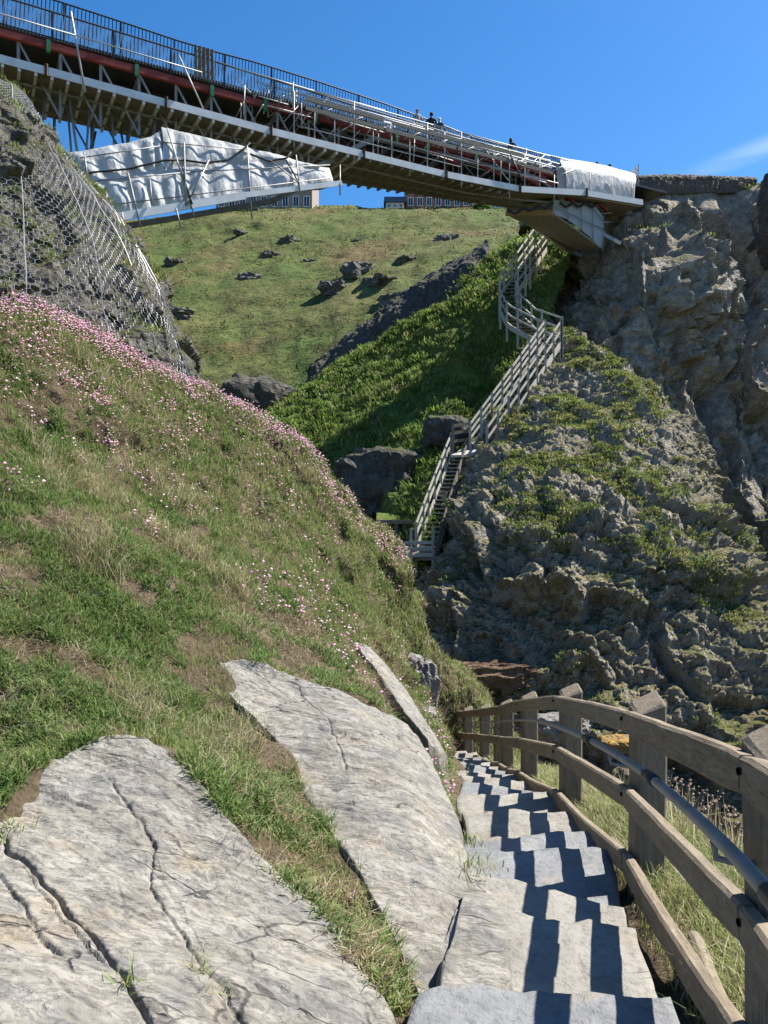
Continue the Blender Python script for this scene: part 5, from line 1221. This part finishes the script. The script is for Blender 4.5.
emit(parts, 'bank_grass', 'fresh green grass on the bank behind the timber fence', M['blade'])
# dead flower stalks at the edge of the bank
y = rng.uniform(2.2, 6.5, 420); x = pr(y)+rng.uniform(.6, 1.2, 420); b = np.stack([x, y, hgt(x, y)], 1); n = len(b)
up = np.stack([rng.normal(0, .12, n), rng.normal(0, .12, n), np.ones(n)], 1); up /= np.linalg.norm(up, axis=1, keepdims=True)
p1 = blades(b, up, rng.uniform(.18, .38, n), np.full(n, .006), pal(n, STRAW, [2,3,3,1]), rng.uniform(0, .25, n))
def heads(c, r, col):           # small rough flower heads
    n = len(c); oct_ = np.array([(1,0,0),(-1,0,0),(0,1,0),(0,-1,0),(0,0,.8),(0,0,-.6)]); V = (c[:,None]+oct_[None]*r[:,None,None]*rng.uniform(.7, 1.2, (n,6,1))).reshape(-1,3)
    f = np.array([(0,2,4),(2,1,4),(1,3,4),(3,0,4),(2,0,5),(1,2,5),(3,1,5),(0,3,5)]); Fc = ((np.arange(n)*6)[:,None,None]+f[None]).reshape(-1,3)
    return V, Fc, np.repeat(col, 6, axis=0)
emit([p1, heads(p1[0].reshape(-1,5,3)[:,4], rng.uniform(.008, .016, n), pal(n, [(.30,.22,.17),(.34,.27,.22)], [1,1]))], 'dead_stalks', 'dead brown flower stalks on the edge of the bank behind the fence', M['blade'])
# sea thrift: pink heads on short stalks, thick along the crest of the slope and below the outcrop
cr = [P(*q_) for q_ in [(0,306,8.2),(70,330,8.9),(130,360,9.7),(183,388,10.4),(240,414,10.8),(300,449,11.3),(345,492,11.8),(385,547,12.3),(402,592,12.7)]]
cx = np.array([c[:2] for c in cr])
def nearest_ij(x, y):
    Q = NEARV[::3, ::3, :2].reshape(-1,2); o = np.array([np.argmin(((Q-np.array([a_, b_]))**2).sum(1)) for a_, b_ in zip(x, y)]); m_ = NEARV[::3, ::3].shape[1]
    return (o//m_*3).astype(float), (o % m_*3).astype(float)
n = 120; t = rng.uniform(0, 1, n)**1.2; pt = hermite(cx, np.linspace(0, 1, 9), t); off = np.abs(rng.normal(0, 1, n))*.8
x = pt[:,0]-.30*off; y = pt[:,1]-.95*off*(.7+.3*rng.random(n))
ex = np.array([P(*q_)[:2] for q_ in [(70,375,7.9),(95,385,8.),(60,365,8.2),(25,372,7.7),(105,400,7.8),(8,385,7.2),(398,580,12.5),(404,590,12.6),(402,600,12.4),(150,420,8.6),(195,430,9.3),(260,440,10.6),(215,395,10.4),(310,480,11.2),(35,368,7.9),(52,382,7.8),(85,372,8.1),(98,392,7.9),(45,355,8.2),(20,345,8.3),(12,360,8.),(110,415,7.8),(75,395,7.8),(62,350,8.5),(150,395,9.),(170,410,9.2),(130,375,9.1),(180,455,8.8),(395,572,12.4),(406,584,12.7),(400,592,12.4),(120,340,9.5),(30,300,8.6),(300,640,7.4),(335,570,10.2)]])
x = np.concatenate([x, ex[:,0]]); y = np.concatenate([y, ex[:,1]]); k = keep_near(x, y); x, y = x[k], y[k]
fi, fj = nearest_ij(x, y); rad = rng.uniform(.06, .26, len(x)); nh = 44; b = spread(fi, fj, nh, rad); n = len(b)
k = rng.random(n) < np.repeat(rng.uniform(.3, 1., len(x)), nh); b = b[k]
fi, fj = pick_near(500, lambda c: left_side(c)*(c[:,1] > 5)*(fbm(c, .8, 4, 943) > .15)); b = np.concatenate([b, spread(fi, fj, 4, .08)]); n = len(b)
k = keep_near(b[:,0], b[:,1]); b = b[k]; n = len(b)
up = np.stack([rng.normal(.1, .25, n), rng.normal(-.05, .25, n), np.ones(n)], 1); up /= np.linalg.norm(up, axis=1, keepdims=True)
L = rng.uniform(.06, .15, n); st = blades(b, up, L, np.full(n, .004), pal(n, GREEN, [1,1,1,1,1]), np.full(n, .1))
hd = heads(b+up*L[:,None], rng.uniform(.011, .019, n), pal(n, [(.60,.31,.43),(.64,.42,.50),(.56,.38,.38),(.66,.54,.51)], [3,3,2,2]))
emit([st, hd], 'thrift_flowers', 'pale pink sea thrift flowering along the crest of the slope', M['petal'])

# coarse tussocks on the ravine slope, headland and cliff ledges
def grid_pick(V, N, n, mask=None):
    i = rng.integers(0, V.shape[0], n); j = rng.integers(0, V.shape[1], n); p = V[i, j]; nn = N[i, j]
    nn = np.where(nn[:,2:3] < 0, -nn, nn)
    if mask is not None: k = mask(p, nn); p, nn = p[k], nn[k]
    return p, nn
def tussocks(V, N, n, nb, mask, size, cols, wts, name, label, sp=.14):
    p, nn = grid_pick(V, N, n, mask); m = len(p); b = np.repeat(p, nb, axis=0)+rng.normal(0, sp, (m*nb,3))*np.array([1,1,.35]); g = len(b)
    up = np.repeat(nn, nb, axis=0)*.5+np.stack([rng.normal(0, .4, g), rng.normal(0, .4, g), np.full(g, .8)], 1); up /= np.linalg.norm(up, axis=1, keepdims=True)
    d = b[:,1]; cc = np.repeat(pal(m, cols, wts), nb, axis=0)*rng.uniform(.75, 1.25, (g,1))
    V_, F_, C_ = blades(b, up, rng.uniform(.6, 1.3, g)*size, .0013*d*rng.uniform(.8, 1.5, g), cc, rng.uniform(.3, 1., g))
    emit([(V_, F_, C_)], name, label, M['blade'])
RG = [(.11,.17,.030),(.155,.225,.048),(.21,.255,.075),(.27,.26,.11)]
tussocks(RAVV, RAVN, 9000, 14, lambda p, n: (p[:,0] > -9.5) & (fbm(p, 1.6, 4, 951)+.25 > 0), .26, RG, [3,4,2,1], 'slope_grass', 'tussocky bright green grass on the ravine slope', .16)
HG = [(.11,.15,.032),(.165,.20,.052),(.23,.235,.085),(.27,.24,.12)]
tussocks(HEADV, HEADN, 52000, 12, lambda p, n: (n[:,2]*1.0+.9*fbm(p, 2.2, 4, 953)+.5*fbm(p, .6, 3, 954) > .86), .09, HG, [3,4,2,1], 'headland_grass', 'short grass and heather growing over the headland rock', .09)
tussocks(CLIFFV, CLIFFN, 9000, 12, lambda p, n: (n[:,2]+.8*fbm(p, 2., 4, 955) > .80), .16, HG, [3,3,2,1], 'ledge_grass', 'thin grass on the ledges of the high cliff', .14)
k = (OUTV[...,2]*0); NO = grid_normals(OUTV)
tussocks(OUTV, NO, 5000, 10, lambda p, n: (n[:,2]+.9*fbm(p, .8, 4, 957) > .78), .09, HG, [3,3,2,1], 'outcrop_grass', 'tufts of grass caught under the wire netting', .05)
HN = grid_normals(HILLV)
tussocks(HILLV, HN, 26000, 8, lambda p, n: (p[:,1] < 128) & (p[:,1] > 55) & (np.abs(p[:,0]+8) < 45) & (fbm(p, 7., 5, 961)+.4*fbm(p, 1.5, 3, 962) > -.05), .26, [(.065,.105,.022),(.115,.125,.038),(.15,.105,.05),(.045,.060,.02),(.17,.15,.075)], [4,3,2,2,1], 'hill_grass', 'rough grass and bracken mottling the far hill', .5)
for i, (a, b, d, s, lab) in enumerate(((482,209,131,(1.5,1.2,1.3),'round green bush beside the red brick hotel'),)):
    bm = bmesh.new(); bmesh.ops.create_icosphere(bm, subdivisions=2, radius=1.); v = np.array([tuple(q_.co) for q_ in bm.verts]); bm.free()
    c = P(a, b, d); g = 2200; dr = rng.normal(0, 1, (g,3)); dr /= np.linalg.norm(dr, axis=1, keepdims=True); p = c+dr*np.array(s)*rng.uniform(.6, 1., (g,1))
    Vb, Fb, Cb = blades(p, dr, np.full(g, .35), np.full(g, .18), pal(g, RG, [4,3,1,0]), rng.uniform(.2, .8, g))
    ob = put('bush', np_mesh('bush', Vb, Fb, False, Cb), M['blade']); tag(ob, lab, 'bush')
# ------------------------------------------------------------------ sky, sun, camera
AZ, EL = math.radians(67), math.radians(52)          # sun: to the right and a little ahead
w = bpy.data.worlds.new('World'); sc.world = w; w.use_nodes = True
nt = w.node_tree; nt.nodes.clear()
sky = nt.nodes.new('ShaderNodeTexSky'); sky.sky_type = 'NISHITA'; sky.sun_disc = False
sky.sun_elevation = EL; sky.sun_rotation = AZ; sky.altitude = 50; sky.air_density = 1.0; sky.dust_density = .35; sky.ozone_density = 5.0
bg = nt.nodes.new('ShaderNodeBackground'); bg.inputs[1].default_value = .072
out = nt.nodes.new('ShaderNodeOutputWorld')
hs = nt.nodes.new('ShaderNodeHueSaturation'); hs.inputs['Saturation'].default_value = 1.27; hs.inputs['Value'].default_value = 1.02
nt.links.new(sky.outputs[0], hs.inputs['Color']); 
def wn(typ, **k):
    n_ = nt.nodes.new(typ)
    for a_, v_ in k.items(): setattr(n_, a_, v_)
    return n_
tc = wn('ShaderNodeTexCoord')                        # one faint wisp of cirrus, fixed in the sky
def dotv(vec):
    n_ = wn('ShaderNodeVectorMath', operation='DOT_PRODUCT'); nt.links.new(tc.outputs['Generated'], n_.inputs[0]); n_.inputs[1].default_value = vec; return n_.outputs['Value']
C0 = Vector((.463, 1., .462)).normalized(); A0 = Vector((.90, 0., .36)); A0 = (A0-C0*A0.dot(C0)).normalized(); N0 = C0.cross(A0)
def mr(val, a_, b_):
    n_ = wn('ShaderNodeMapRange', interpolation_type='SMOOTHSTEP'); nt.links.new(val, n_.inputs[0]); n_.inputs[1].default_value = a_; n_.inputs[2].default_value = b_; return n_.outputs[0]
def mt(op, a_, b_=None):
    n_ = wn('ShaderNodeMath', operation=op)
    for i_, v_ in enumerate((a_, b_)):
        if v_ is None: continue
        if isinstance(v_, float): n_.inputs[i_].default_value = v_
        else: nt.links.new(v_, n_.inputs[i_])
    return n_.outputs[0]
ns = wn('ShaderNodeTexNoise'); mp = wn('ShaderNodeMapping'); mp.inputs['Rotation'].default_value = (0, .38, 0); mp.inputs['Scale'].default_value = (3., 3., 22.)
nt.links.new(tc.outputs['Generated'], mp.inputs[0]); nt.links.new(mp.outputs[0], ns.inputs['Vector']); ns.inputs['Scale'].default_value = 3.; ns.inputs['Detail'].default_value = 6
vv = mt('ABSOLUTE', dotv(N0)); uu = dotv(A0)
wisp = mt('MULTIPLY', mt('MULTIPLY', mr(vv, .016, .0), mr(uu, -.10, .03)), mt('MULTIPLY', mr(ns.outputs['Fac'], .3, .7), .24))
mx = wn('ShaderNodeMix', data_type='RGBA'); nt.links.new(wisp, mx.inputs[0]); nt.links.new(hs.outputs[0], mx.inputs[6]); mx.inputs[7].default_value = (6.5, 7.2, 7.8, 1)
nt.links.new(mx.outputs[2], bg.inputs[0]); nt.links.new(bg.outputs[0], out.inputs[0])
sd = bpy.data.lights.new('sun', 'SUN'); sd.energy = 4.9; sd.angle = math.radians(.53); sd.color = (1., .955, .89)
so = bpy.data.objects.new('sun', sd); COL.objects.link(so)
to_sun = Vector((math.sin(AZ)*math.cos(EL), math.cos(AZ)*math.cos(EL), math.sin(EL)))
so.rotation_euler = (-to_sun).to_track_quat('-Z', 'Y').to_euler(); so.location = to_sun*120
cd = bpy.data.cameras.new('camera'); cam = bpy.data.objects.new('camera', cd); COL.objects.link(cam)
cam.rotation_euler = (math.pi/2, 0, 0); cd.sensor_fit = 'VERTICAL'; cd.sensor_height = 32.; cd.lens = F/1024*32.
cd.clip_start = .05; cd.clip_end = 6000; sc.camera = cam
sc.view_settings.view_transform = 'Standard'; sc.view_settings.look = 'None'; sc.view_settings.exposure = 1.34; sc.view_settings.gamma = 1.
sc.view_settings.use_curve_mapping = False
sc.render.engine = 'CYCLES'; sc.cycles.use_denoising = True; sc.cycles.max_bounces = 6; sc.cycles.transparent_max_bounces = 6
sc.render.resolution_x = 768; sc.render.resolution_y = 1024
